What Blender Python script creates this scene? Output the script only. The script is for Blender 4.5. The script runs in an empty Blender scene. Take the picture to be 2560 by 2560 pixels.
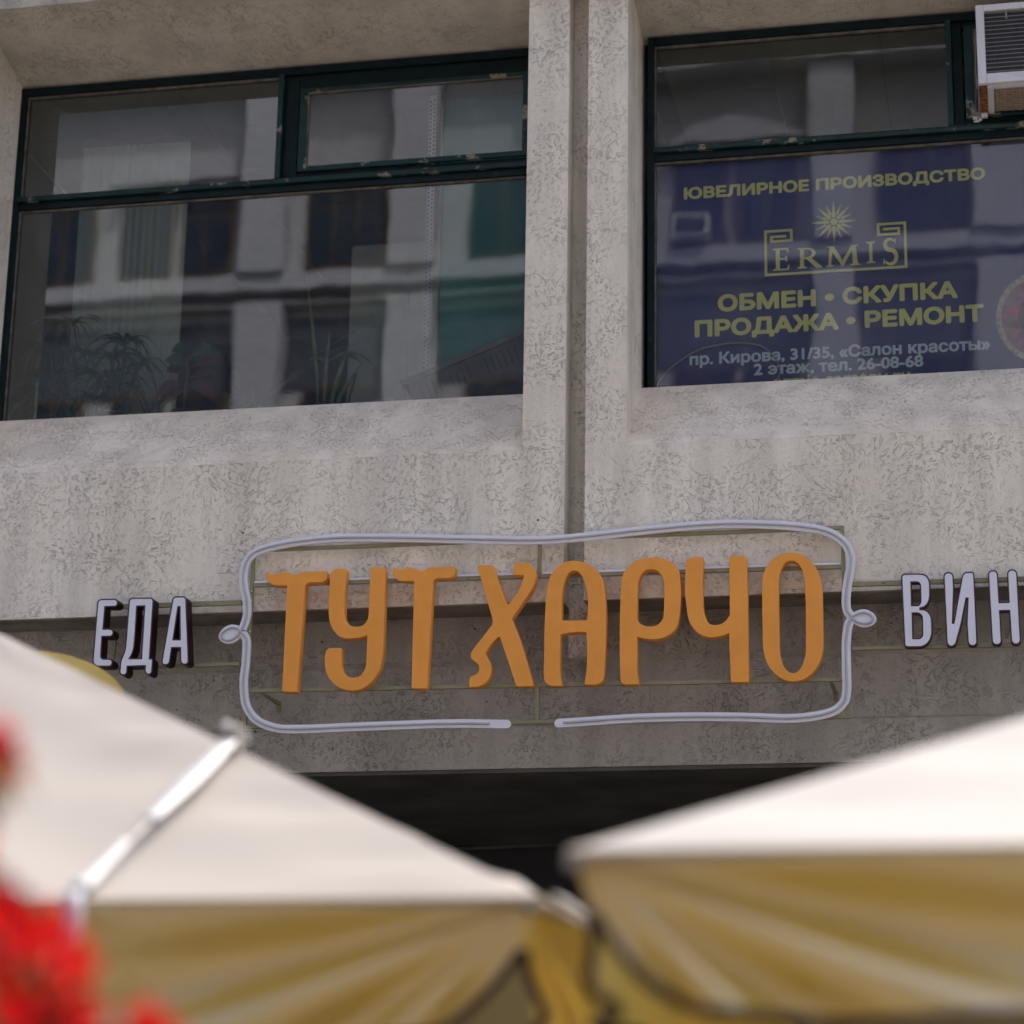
import bpy, bmesh, math, random
from mathutils import Vector, Matrix, noise, geometry
R = math.radians
S = bpy.context.scene
C = S.collection

# ---------------------------------------------------------------- camera
PD = 11.0                                   # metres from the camera to the front of the wall
FPX = 5934.0                                # focal length in pixels of the 2560 px photograph
CAM = Vector((0, -PD, 1.6))
_y, _p, _r = R(12.141), R(15.921), R(.993)
_f = Matrix.Rotation(_y, 3, 'Z') @ Vector((0, math.cos(_p), math.sin(_p)))
_r0 = Matrix.Rotation(_y, 3, 'Z') @ Vector((1, 0, 0)); _u0 = _r0.cross(_f)
CR = _r0 * math.cos(_r) + _u0 * math.sin(_r); CU = _u0 * math.cos(_r) - _r0 * math.sin(_r); CF = _f
cd = bpy.data.cameras.new('camera'); cam = bpy.data.objects.new('camera', cd); C.objects.link(cam)
cam.matrix_world = Matrix.Translation(CAM) @ Matrix((CR, CU, -CF)).transposed().to_4x4()
cd.sensor_width = 36; cd.lens = FPX / 2560 * 36; cd.clip_end = 500; cd.clip_start = .05
cd.dof.use_dof = True; cd.dof.focus_distance = 11.35; cd.dof.aperture_fstop = 1.7
S.camera = cam
# ---------------------------------------------------------------- sky, sun, exposure
SUN_EL, SUN_AZ = 60, 38                     # azimuth clockwise from +y (behind the building, to the right)
W = bpy.data.worlds.new('World'); S.world = W; W.use_nodes = True
nt = W.node_tree; nt.nodes.clear()
sky = nt.nodes.new('ShaderNodeTexSky'); sky.sky_type = 'NISHITA'; sky.sun_disc = False
sky.sun_elevation = R(SUN_EL); sky.sun_rotation = R(SUN_AZ); sky.dust_density = 6.0; sky.ozone_density = .2; sky.air_density = 1.0
bg = nt.nodes.new('ShaderNodeBackground'); bg.inputs['Strength'].default_value = .15
wo = nt.nodes.new('ShaderNodeOutputWorld')
nt.links.new(sky.outputs[0], bg.inputs[0]); nt.links.new(bg.outputs[0], wo.inputs[0])
sl = bpy.data.lights.new('sun', 'SUN'); so = bpy.data.objects.new('sun', sl); C.objects.link(so)
sl.energy = 2.0; sl.angle = R(.5); sl.color = (1, .95, .88)
sd = Vector((math.sin(R(SUN_AZ)) * math.cos(R(SUN_EL)), math.cos(R(SUN_AZ)) * math.cos(R(SUN_EL)), math.sin(R(SUN_EL))))
so.rotation_euler = sd.to_track_quat('Z', 'Y').to_euler(); so.location = (6, 20, 30)
S.view_settings.view_transform = 'Standard'; S.view_settings.look = 'None'
S.view_settings.gamma = 1; S.view_settings.use_curve_mapping = False; S.view_settings.exposure = 1.15
S.render.engine = 'CYCLES'; S.cycles.max_bounces = 8; S.cycles.transparent_max_bounces = 12

# ---------------------------------------------------------------- helpers
def at(px, py, Y):
    """the point of the vertical plane y = Y seen at a pixel of the 2560 px photograph"""
    d = CF + CR * ((px - 1280) / FPX) - CU * ((py - 1280) / FPX)
    return CAM + d * ((Y + PD) / d.y)
def atz(px, py, z):
    d = CF + CR * ((px - 1280) / FPX) - CU * ((py - 1280) / FPX)
    return CAM + d * ((z - CAM.z) / d.z)
def tag(o, label=None, cat=None, group=None, kind=None):
    if label: o['label'] = label
    if cat: o['category'] = cat
    if group: o['group'] = group
    if kind: o['kind'] = kind
    return o
def wloc(o):
    v = Vector()
    while o: v += o.location; o = o.parent
    return v
def empty(name, loc, label, cat, group=None):
    o = bpy.data.objects.new(name, None); C.objects.link(o); o.location = loc; o.empty_display_size = .1
    return tag(o, label, cat, group)
def link(name, me, m, parent=None, smooth=False, loc=None):
    o = bpy.data.objects.new(name, me); C.objects.link(o)
    if parent:
        o.parent = parent
        if not me.get('shifted'):
            me.transform(Matrix.Translation(-wloc(parent))); me['shifted'] = 1
    elif loc is not None:
        me.transform(Matrix.Translation(-Vector(loc))); o.location = loc
    if m: me.materials.clear(); me.materials.append(m)
    if smooth:
        for p in me.polygons: p.use_smooth = True
    return o
class MB:
    def __init__(s): s.v = []; s.f = []
    def add(s, vs, fs):
        n = len(s.v); s.v += [tuple(v) for v in vs]; s.f += [tuple(i + n for i in f) for f in fs]; return s
    def box(s, x0, x1, y0, y1, z0, z1):
        return s.add([(x0,y0,z0),(x1,y0,z0),(x1,y1,z0),(x0,y1,z0),(x0,y0,z1),(x1,y0,z1),(x1,y1,z1),(x0,y1,z1)],
                     [(0,3,2,1),(4,5,6,7),(0,1,5,4),(1,2,6,5),(2,3,7,6),(3,0,4,7)])
    def prism(s, prof, x0, x1):
        """profile of (y, z) points swept along x"""
        n = len(prof)
        s.add([(x0, y, z) for y, z in prof] + [(x1, y, z) for y, z in prof],
              [tuple(range(n)), tuple(range(2*n-1, n-1, -1))] + [(i, i+n, (i+1) % n + n, (i+1) % n) for i in range(n)])
        return s
    def tube(s, pts, r, seg=8, cap=True):
        pts = [Vector(p) for p in pts]; rs = r if isinstance(r, (list, tuple)) else [r] * len(pts)
        rings = []; up = None
        for i, p in enumerate(pts):
            t = (pts[min(i+1, len(pts)-1)] - pts[max(i-1, 0)]).normalized()
            if up is None: up = t.cross(Vector((0, 1, 0)) if abs(t.y) < .9 else Vector((1, 0, 0))).normalized()
            up = (up - t * up.dot(t)).normalized(); b = t.cross(up)
            rings.append([p + (up * math.cos(2*math.pi*k/seg) + b * math.sin(2*math.pi*k/seg)) * rs[i] for k in range(seg)])
        vs = [v for q in rings for v in q]
        fs = [(i*seg+k, i*seg+(k+1) % seg, (i+1)*seg+(k+1) % seg, (i+1)*seg+k) for i in range(len(pts)-1) for k in range(seg)]
        if cap: fs += [tuple(range(seg-1, -1, -1)), tuple((len(pts)-1)*seg + k for k in range(seg))]
        return s.add(vs, fs)
    def sphere(s, c, r, n=10, sz=(1,1,1)):
        vs = [(c[0], c[1], c[2]+r*sz[2])]; fs = []
        for i in range(1, n):
            for k in range(n*2):
                a = math.pi*i/n; b = math.pi*k/n
                vs.append((c[0]+r*sz[0]*math.sin(a)*math.cos(b), c[1]+r*sz[1]*math.sin(a)*math.sin(b), c[2]+r*sz[2]*math.cos(a)))
        vs.append((c[0], c[1], c[2]-r*sz[2])); m = n*2
        for k in range(m):
            fs.append((0, 1+k, 1+(k+1) % m)); fs.append((len(vs)-1, 1+(n-2)*m+(k+1) % m, 1+(n-2)*m+k))
            for i in range(n-2): fs.append((1+i*m+k, 1+(i+1)*m+k, 1+(i+1)*m+(k+1) % m, 1+i*m+(k+1) % m))
        return s.add(vs, fs)
    def lathe(s, prof, c=(0,0,0), seg=24):
        vs = [(c[0]+r*math.cos(2*math.pi*k/seg), c[1]+r*math.sin(2*math.pi*k/seg), c[2]+z) for r, z in prof for k in range(seg)]
        fs = [(i*seg+k, i*seg+(k+1) % seg, (i+1)*seg+(k+1) % seg, (i+1)*seg+k) for i in range(len(prof)-1) for k in range(seg)]
        return s.add(vs, fs)
    def strip(s, pts, widths, side, fold=0.0):
        """a leaf: a curved strip with a centre rib"""
        pts = [Vector(p) for p in pts]; vs = []; fs = []
        for i, p in enumerate(pts):
            t = (pts[min(i+1, len(pts)-1)] - pts[max(i-1, 0)]).normalized()
            sd_ = (Vector(side) - t*Vector(side).dot(t)).normalized(); nn = t.cross(sd_)
            w = widths[i]; vs += [p - sd_*w + nn*w*fold, p, p + sd_*w + nn*w*fold]
        for i in range(len(pts)-1):
            a = i*3; fs += [(a, a+1, a+4, a+3), (a+1, a+2, a+5, a+4)]
        return s.add(vs, fs)
    def mesh(s, name):
        me = bpy.data.meshes.new(name); me.from_pydata(s.v, [], s.f); me.validate(); me.update()
        bm = bmesh.new(); bm.from_mesh(me); bmesh.ops.recalc_face_normals(bm, faces=bm.faces); bm.to_mesh(me); bm.free()
        return me
    def build(s, name, m, parent=None, smooth=False, loc=None, bevel=0):
        me = s.mesh(name)
        o = link(name, me, m, parent, smooth, loc)
        if bevel:
            b = o.modifiers.new('bevel', 'BEVEL'); b.width = bevel; b.segments = 2; b.limit_method = 'ANGLE'; b.angle_limit = R(40)
        return o
def box(name, m, parent, x0, x1, y0, y1, z0, z1, bevel=0):
    return MB().box(x0, x1, y0, y1, z0, z1).build(name, m, parent, bevel=bevel)

# ---------------------------------------------------------------- materials
def newmat(name):
    m = bpy.data.materials.new(name); m.use_nodes = True; t = m.node_tree; t.nodes.clear()
    o = t.nodes.new('ShaderNodeOutputMaterial'); return m, t, o
def N(t, typ, **k):
    n = t.nodes.new(typ)
    for a, v in k.items():
        if a in n.inputs.keys(): n.inputs[a].default_value = v
        else: setattr(n, a, v)
    return n
def noise_n(t, vec, scale, detail=3, rough=.55, dist=0):
    n = t.nodes.new('ShaderNodeTexNoise'); n.inputs['Scale'].default_value = scale
    n.inputs['Detail'].default_value = detail; n.inputs['Roughness'].default_value = rough; n.inputs['Distortion'].default_value = dist
    t.links.new(vec, n.inputs['Vector']); return n.outputs['Fac']
def math_n(t, op, a, b=None, clamp=False):
    n = t.nodes.new('ShaderNodeMath'); n.operation = op; n.use_clamp = clamp
    for i, v in enumerate((a, b)):
        if v is None: continue
        if isinstance(v, (int, float)): n.inputs[i].default_value = v
        else: t.links.new(v, n.inputs[i])
    return n.outputs[0]
def maprange(t, v, a, b, c=0, d=1):
    n = t.nodes.new('ShaderNodeMapRange'); n.interpolation_type = 'SMOOTHSTEP'
    t.links.new(v, n.inputs[0])
    for i, q in enumerate((a, b, c, d)): n.inputs[i+1].default_value = q
    return n.outputs[0]
def mixc(t, f, a, b):
    n = t.nodes.new('ShaderNodeMix'); n.data_type = 'RGBA'
    if isinstance(f, (int, float)): n.inputs[0].default_value = f
    else: t.links.new(f, n.inputs[0])
    for i, q in ((6, a), (7, b)):
        if isinstance(q, tuple): n.inputs[i].default_value = (*q, 1)
        else: t.links.new(q, n.inputs[i])
    return n.outputs[2]
def stretch(t, pos, s):
    n = t.nodes.new('ShaderNodeVectorMath'); n.operation = 'MULTIPLY'; t.links.new(pos, n.inputs[0]); n.inputs[1].default_value = s
    return n.outputs[0]
def simple(name, col, rough=.6, var=.12, vscale=6, bump=0, bscale=60, metal=0, spec=.5, dirt=None, dscale=3, dth=(.55, .75), coat=0):
    m, t, o = newmat(name)
    g = N(t, 'ShaderNodeNewGeometry'); pos = g.outputs['Position']
    p = N(t, 'ShaderNodeBsdfPrincipled'); p.inputs['Roughness'].default_value = rough; p.inputs['Metallic'].default_value = metal
    p.inputs['Specular IOR Level'].default_value = spec; p.inputs['Coat Weight'].default_value = coat
    nz = noise_n(t, pos, vscale, 5, .6)
    c = mixc(t, maprange(t, nz, .3, .7), tuple(x*(1-var) for x in col), tuple(min(1, x*(1+var)) for x in col))
    if dirt: c = mixc(t, maprange(t, noise_n(t, pos, dscale, 6, .65), dth[0], dth[1]), c, dirt)
    t.links.new(c, p.inputs['Base Color'])
    if bump:
        b = N(t, 'ShaderNodeBump'); b.inputs['Strength'].default_value = .6; b.inputs['Distance'].default_value = bump
        t.links.new(noise_n(t, pos, bscale, 4, .6), b.inputs['Height']); t.links.new(b.outputs[0], p.inputs['Normal'])
    t.links.new(p.outputs[0], o.inputs[0]); return m
def stucco(name, col, scale=1.0, depth=.007, amount=.34, streak=(1.6, 1.6, .22), dark=.72):
    m, t, o = newmat(name)
    g = N(t, 'ShaderNodeNewGeometry'); pos = g.outputs['Position']
    # trowelled grooves: thin contour lines of a noise drawn out along a swirling flow, kept only in patches
    wn = t.nodes.new('ShaderNodeTexNoise'); wn.inputs['Scale'].default_value = 2.3*scale; wn.inputs['Detail'].default_value = 1.5
    t.links.new(pos, wn.inputs['Vector'])
    wv = t.nodes.new('ShaderNodeVectorMath'); wv.operation = 'MULTIPLY_ADD'; t.links.new(wn.outputs['Color'], wv.inputs[0])
    wv.inputs[1].default_value = (.75/scale,)*3; t.links.new(pos, wv.inputs[2]); wp = wv.outputs[0]
    l1 = noise_n(t, stretch(t, wp, (.8, 1.0, 2.0)), 10*scale, 1.5, .5, .6)
    l2 = noise_n(t, stretch(t, wp, (1.2, 1.2, 2.4)), 15*scale, 1.0, .5, .8)
    def line(n, c, w): return maprange(t, math_n(t, 'ABSOLUTE', math_n(t, 'SUBTRACT', n, c)), w, 0.0)
    a = line(l1, .5, .019); b = line(l2, .46, .021); c2 = line(l2, .58, .019)
    k1 = maprange(t, noise_n(t, pos, 20*scale, 2, .5), .48, .56)
    k2 = maprange(t, noise_n(t, stretch(t, pos, (1.3, 1.3, .9)), 25*scale, 2, .5), .48, .55)
    big = maprange(t, noise_n(t, pos, 2.6*scale, 3, .6), .38, .62, .15, 1.0)
    gr = math_n(t, 'MAXIMUM', math_n(t, 'MULTIPLY', a, k1), math_n(t, 'MULTIPLY', math_n(t, 'MAXIMUM', b, c2), k2))
    gr = math_n(t, 'MULTIPLY', gr, big, True)
    pit = maprange(t, noise_n(t, pos, 70*scale, 2, .5), .66, .74)
    gr = math_n(t, 'MAXIMUM', gr, math_n(t, 'MULTIPLY', pit, .6))
    grain = noise_n(t, pos, 160, 3, .6)
    wave = noise_n(t, pos, 6, 3, .5)
    h = math_n(t, 'ADD', math_n(t, 'MULTIPLY', gr, -1.0), math_n(t, 'ADD', math_n(t, 'MULTIPLY', grain, .22), math_n(t, 'MULTIPLY', wave, .9)))
    bp = N(t, 'ShaderNodeBump'); bp.inputs['Strength'].default_value = 1.0; bp.inputs['Distance'].default_value = depth
    t.links.new(h, bp.inputs['Height'])
    st = noise_n(t, stretch(t, pos, streak), 3.2, 6, .62)
    base = mixc(t, maprange(t, st, .36, .66), tuple(x*.84 for x in col), tuple(min(1, x*1.06) for x in col))
    blot = maprange(t, noise_n(t, stretch(t, pos, (1, 1, .5)), .9, 4, .6), .42, .72)
    base = mixc(t, math_n(t, 'MULTIPLY', blot, .4), base, tuple(x*y for x, y in zip(col, (.86, .80, .72))))
    fac = math_n(t, 'MULTIPLY', gr, amount)
    cc = mixc(t, fac, base, tuple(x*y for x, y in zip(col, (dark*.84, dark*.70, dark*.50))))
    p = N(t, 'ShaderNodeBsdfPrincipled'); p.inputs['Roughness'].default_value = .9; p.inputs['Specular IOR Level'].default_value = .25
    t.links.new(cc, p.inputs['Base Color']); t.links.new(bp.outputs[0], p.inputs['Normal']); t.links.new(p.outputs[0], o.inputs[0])
    return m
def glassmat(name, tint=(.90, .93, .92), wave=.0006, refl=.062, seed=0):
    m, t, o = newmat(name)
    g = N(t, 'ShaderNodeNewGeometry')
    off = t.nodes.new('ShaderNodeVectorMath'); off.operation = 'ADD'; t.links.new(g.outputs['Position'], off.inputs[0]); off.inputs[1].default_value = (seed*3.1, 0, seed*1.7)
    n1 = noise_n(t, stretch(t, off.outputs[0], (1, 1, .55)), 2.2, 2, .5)
    bp = N(t, 'ShaderNodeBump'); bp.inputs['Strength'].default_value = 1; bp.inputs['Distance'].default_value = wave
    t.links.new(n1, bp.inputs['Height'])
    tr = N(t, 'ShaderNodeBsdfTransparent'); tr.inputs[0].default_value = (*tint, 1)
    gl = N(t, 'ShaderNodeBsdfGlossy'); gl.inputs['Roughness'].default_value = .012; gl.inputs[0].default_value = (.90, .93, 1, 1)
    t.links.new(bp.outputs[0], gl.inputs['Normal'])
    fr = N(t, 'ShaderNodeFresnel'); fr.inputs[0].default_value = 1.5
    # two faces of two sheets: about four single reflections
    f = math_n(t, 'MULTIPLY', fr.outputs[0], refl/.04*1.0, True)
    dirt = maprange(t, noise_n(t, stretch(t, g.outputs['Position'], (1, 1, .4)), 5, 6, .7), .4, .8, 0, .05)
    df = N(t, 'ShaderNodeBsdfDiffuse'); df.inputs[0].default_value = (.5, .5, .47, 1)
    mx = N(t, 'ShaderNodeMixShader'); t.links.new(f, mx.inputs[0]); t.links.new(tr.outputs[0], mx.inputs[1]); t.links.new(gl.outputs[0], mx.inputs[2])
    m2 = N(t, 'ShaderNodeMixShader'); t.links.new(dirt, m2.inputs[0]); t.links.new(mx.outputs[0], m2.inputs[1]); t.links.new(df.outputs[0], m2.inputs[2])
    t.links.new(m2.outputs[0], o.inputs[0]); return m
def fabric(name, col, trans, tcol, gloss=.02, rough=.45):
    m, t, o = newmat(name)
    g = N(t, 'ShaderNodeNewGeometry')
    nz = noise_n(t, g.outputs['Position'], 4, 4, .6)
    d = N(t, 'ShaderNodeBsdfDiffuse'); tl = N(t, 'ShaderNodeBsdfTranslucent')
    t.links.new(mixc(t, nz, tuple(x*.93 for x in col), col), d.inputs[0]); tl.inputs[0].default_value = (*tcol, 1)
    wv = noise_n(t, g.outputs['Position'], 400, 1, .5)
    b = N(t, 'ShaderNodeBump'); b.inputs['Strength'].default_value = .15; b.inputs['Distance'].default_value = .001; t.links.new(wv, b.inputs['Height'])
    t.links.new(b.outputs[0], d.inputs['Normal'])
    mx = N(t, 'ShaderNodeMixShader'); mx.inputs[0].default_value = trans
    t.links.new(d.outputs[0], mx.inputs[1]); t.links.new(tl.outputs[0], mx.inputs[2])
    gl = N(t, 'ShaderNodeBsdfGlossy'); gl.inputs['Roughness'].default_value = rough
    m2 = N(t, 'ShaderNodeMixShader'); m2.inputs[0].default_value = gloss
    t.links.new(mx.outputs[0], m2.inputs[1]); t.links.new(gl.outputs[0], m2.inputs[2]); t.links.new(m2.outputs[0], o.inputs[0]); return m

WALLC = (.87, .80, .69)
M = dict(
    wall=stucco('cream_stucco', WALLC, scale=1.4, depth=.005, amount=.27),
    wallfine=stucco('fine_stucco', (.84, .73, .60), scale=2.2, depth=.004, amount=.3),
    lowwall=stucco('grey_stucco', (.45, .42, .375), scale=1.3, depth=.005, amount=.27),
    groove=stucco('dirty_stucco', (.72, .66, .58), scale=1.6, depth=.004, amount=.8, streak=(6, 6, .3)),
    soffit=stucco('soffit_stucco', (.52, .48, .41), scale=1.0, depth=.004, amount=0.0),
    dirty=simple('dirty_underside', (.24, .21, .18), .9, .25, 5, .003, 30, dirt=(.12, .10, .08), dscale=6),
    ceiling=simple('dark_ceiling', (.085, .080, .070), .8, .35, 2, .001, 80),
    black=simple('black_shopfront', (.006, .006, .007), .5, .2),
    green=simple('green_frame_paint', (.002, .011, .013), .42, .35, 9, .0012, 50, spec=.2, dirt=(.02, .03, .028), dscale=22, dth=(.60, .72)),
    peel=simple('peeling_green_paint', (.005, .030, .033), .4, .3, 9, .0012, 50, spec=.3, dirt=(.22, .22, .18), dscale=7, dth=(.58, .62)),
    putty=simple('old_putty', (.13, .115, .09), .8, .4, 14, .001, 50, dirt=(.08, .05, .03), dscale=16),
    orange=simple('orange_foam', (.90, .36, .055), .75, .05, 5, .0006, 120),
    olive=simple('olive_metal', (.27, .25, .14), .45, .1, 8, .0005, 60, dirt=(.20, .12, .05), dscale=14, dth=(.66, .72)),
    white=simple('white_plastic', (.80, .79, .84), .4, .03, 5),
    face=simple('white_acrylic_face', (.76, .77, .86), .25, .02, 5),
    maroon=simple('maroon_return', (.020, .007, .008), .5, .15, 8, spec=.2),
    maroonrim=simple('maroon_rim', (.075, .018, .035), .45, .1, 8),
    tube=simple('grey_neon_tube', (.48, .48, .53), .3, .05, 6),
    bolt=simple('zinc_bolt', (.3, .28, .22), .4, .2, 30, metal=.7),
    hole=simple('drill_hole', (.01, .01, .01), .9, .1),
    roomwall=simple('room_wall_paint', (.26, .25, .20), .8, .08),
    roomceil=simple('ceiling_tile', (.30, .285, .21), .85, .06, 9),
    floor=simple('room_floor', (.18, .14, .10), .5, .2),
    blind=fabric('blind_fabric', (.80, .80, .72), .25, (.5, .52, .48)),
    teal=simple('teal_board', (.024, .26, .23), .45, .1, 3),
    steel=simple('perforated_steel', (.40, .43, .45), .4, .06, 9, metal=.2),
    leaf=simple('aloe_leaf', (.05, .14, .045), .45, .3, 14),
    leafy=simple('yellow_green_leaf', (.17, .22, .09), .5, .3, 14),
    redleaf=simple('red_leaf', (.13, .022, .028), .5, .3, 14),
    stem=simple('woody_stem', (.14, .09, .06), .8, .25, 30),
    pot=simple('plastic_pot', (.16, .14, .14), .5, .15),
    potw=simple('white_pot', (.55, .58, .62), .4, .08),
    crate=simple('dark_grey_box', (.07, .065, .075), .6, .3, 9),
    crated=simple('crate_slot', (.012, .012, .014), .7, .1),
    navy=simple('navy_print', (.028, .036, .20), .35, .12, 2.2, dirt=(.05, .06, .26), dscale=5, dth=(.62, .7)),
    yel=simple('yellow_print', (.90, .83, .30), .4, .05),
    lblue=simple('pale_blue_print', (.66, .76, .90), .4, .05),
    gem=simple('purple_gem', (.24, .02, .10), .12, .6, 22, coat=.5),
    gemd=simple('dark_gem_centre', (.06, .006, .03), .1, .4, 22),
    facet_a=simple('magenta_facet', (.55, .03, .20), .15, .4, 20),
    facet_b=simple('violet_facet', (.20, .03, .16), .15, .4, 20),
    silver=simple('silver_beads', (.46, .42, .40), .3, .5, 60, .002, 90),
    cable=simple('grey_cable', (.32, .34, .34), .5, .1),
    acw=simple('ac_white_paint', (.66, .65, .68), .4, .05, 6, dirt=(.40, .36, .30), dscale=18, dth=(.62, .72)),
    acd=simple('ac_coil', (.028, .027, .036), .5, .4, 40),
    acr=simple('ac_guard_rod', (.24, .24, .20), .4, .1),
    acb=simple('ac_base_beige', (.36, .28, .21), .6, .12, 12),
    rust=simple('rusty_bracket', (.26, .085, .012), .85, .5, 40, .002, 60, dirt=(.08, .03, .012), dscale=28, dth=(.5, .62)),
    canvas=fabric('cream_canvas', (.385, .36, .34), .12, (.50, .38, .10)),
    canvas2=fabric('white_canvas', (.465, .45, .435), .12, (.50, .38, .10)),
    valance=fabric('valance_fabric', (.82, .60, .13), .52, (1.0, .72, .08), .24, .30),
    gold=fabric('gold_fabric', (.34, .27, .09), .2, (.5, .4, .08)),
    piping=simple('brown_piping', (.045, .018, .012), .7, .15),
    hem=simple('hem_tape', (.42, .37, .31), .8, .05),
    strap=simple('white_strap', (.54, .54, .55), .5, .03),
    pole=simple('pole_metal', (.30, .28, .26), .4, .1),
    petal=fabric('red_petal', (.85, .012, .014), .25, (.7, .008, .008), .04),
    petal2=fabric('deep_red_petal', (.22, .003, .008), .15, (.3, .004, .006), .03),
    petal3=fabric('scarlet_petal', (.95, .06, .04), .3, (.8, .02, .01), .04),
    petald=simple('dark_red_throat', (.20, .004, .006), .6, .2, 20),
    fleaf=simple('petunia_leaf', (.07, .18, .03), .6, .3, 14),
    soil=simple('soil', (.03, .02, .015), .9, .3, 30, .01, 40),
    terracotta=simple('terracotta', (.30, .11, .06), .8, .15),
    paving=simple('concrete_paving', (.17, .15, .125), .85, .12, 3, .003, 40),
    asphalt=simple('asphalt', (.05, .05, .05), .9, .2, 5, .004, 90),
    hglass=simple('dark_window_glass', (.012, .018, .035), .08, .3, 2),
    hwall=simple('pale_render', (.42, .41, .43), .85, .06, 2),
    hwall2=simple('cream_render', (.40, .39, .40), .85, .06, 2),
    htrim=simple('white_trim', (.42, .42, .46), .7, .05, 2),
    hframe=simple('brown_frame', (.10, .055, .03), .6, .2),
    hdark=simple('slate_band', (.06, .07, .10), .7, .2),
    hteal=simple('teal_glazing', (.03, .09, .09), .2, .2),
)
M['glassL'] = glassmat('window_glass_left', (.84, .88, .87), refl=.074, seed=1)
M['glassR'] = glassmat('window_glass_right', wave=.0009, refl=.048, seed=5)
M['glassS'] = glassmat('window_glass_sash', seed=9)

# ---------------------------------------------------------------- outlines
def fillet(pts, seg=9):
    """polygon with per-corner cuts (x, y, cut) or (x, y, cut_in, cut_out) -> smooth point list"""
    out = []; n = len(pts)
    for i in range(n):
        a, b, c = pts[i-1], pts[i], pts[(i+1) % n]
        P, A, B = Vector(b[:2]), Vector(a[:2]), Vector(c[:2])
        ri = b[2]; ro = b[3] if len(b) > 3 else b[2]
        la, lb = (A-P).length, (B-P).length
        wa = a[3] if len(a) > 3 else a[2]; wb = c[2]
        if ri + wa > la: ri = la * ri / (ri + wa)
        if ro + wb > lb: ro = lb * ro / (ro + wb)
        p0 = P + (A-P).normalized()*ri; p2 = P + (B-P).normalized()*ro
        k = seg if max(ri, ro) > 12 else 3
        for j in range(k+1):
            s = j/k
            # cubic with circle-like handles
            h = .56
            c1 = p0.lerp(P, h); c2 = p2.lerp(P, h)
            q = p0*(1-s)**3 + c1*3*s*(1-s)**2 + c2*3*s*s*(1-s) + p2*s**3
            if not out or (q - out[-1]).length > .4: out.append(q)
    return out
def offset_poly(pts, d):
    n = len(pts); area = sum(pts[i-1].x*pts[i].y - pts[i].x*pts[i-1].y for i in range(n)); sg = 1 if area > 0 else -1
    out = []
    for i in range(n):
        a = (pts[i]-pts[i-1]); b = (pts[(i+1) % n]-pts[i])
        if a.length < 1e-9 or b.length < 1e-9: out.append(pts[i].copy()); continue
        a.normalize(); b.normalize()
        na = Vector((a.y, -a.x))*sg; nb = Vector((b.y, -b.x))*sg
        m = (na+nb); m = m.normalized() if m.length > 1e-6 else na
        k = max(.45, m.dot(na)); out.append(pts[i] + m*d/k)
    return out
def px_loop(pts, org, sc, Y, off=0):
    """outline traced on a zoomed crop -> (x, z) metres on the plane y = Y; off grows it by crop pixels"""
    if off:
        V = [Vector(p[:2]) for p in pts]; n = len(V)
        area = sum(V[i-1].x*V[i].y - V[i].x*V[i-1].y for i in range(n)); sg_ = 1 if area > 0 else -1
        W_ = offset_poly(V, off); q = []
        for i in range(n):
            a, b = V[i]-V[i-1], V[(i+1) % n]-V[i]; convex = (a.x*b.y-a.y*b.x)*sg_ > 0
            ri, ro = pts[i][2], pts[i][3] if len(pts[i]) > 3 else pts[i][2]
            g = off if convex else -off
            q.append((W_[i].x, W_[i].y, max(2, ri+g), max(2, ro+g)))
        pts = q
    L = fillet(pts); L = [at(org[0]+p.x/sc, org[1]+p.y/sc, Y) for p in L]
    return [Vector((p.x, p.z)) for p in L]
def plate(name, loops, y0, y1, m, parent=None, bevel=0, loc=None, smooth=False):
    """flat plate cut along closed (x, z) loops, from depth y0 (front) to y1 (back)"""
    cu = bpy.data.curves.new(name, 'CURVE'); cu.dimensions = '2D'; cu.fill_mode = 'BOTH'
    cu.extrude = max(0, (y1-y0)/2 - bevel); cu.bevel_depth = bevel; cu.bevel_resolution = 1 if bevel else 0
    if bevel: cu.offset = -bevel
    for L in loops:
        sp = cu.splines.new('POLY'); sp.points.add(len(L)-1); sp.use_cyclic_u = True
        for i, p in enumerate(L): sp.points[i].co = (p[0], p[1], 0, 1)
    o = bpy.data.objects.new('tmp', cu); me = bpy.data.meshes.new_from_object(o); bpy.data.objects.remove(o); bpy.data.curves.remove(cu)
    yc = (y0+y1)/2
    for v in me.vertices: v.co = Vector((v.co.x, yc - v.co.z, v.co.y))
    me.name = name
    me.update()
    return link(name, me, m, parent, loc=loc, smooth=smooth)
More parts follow.
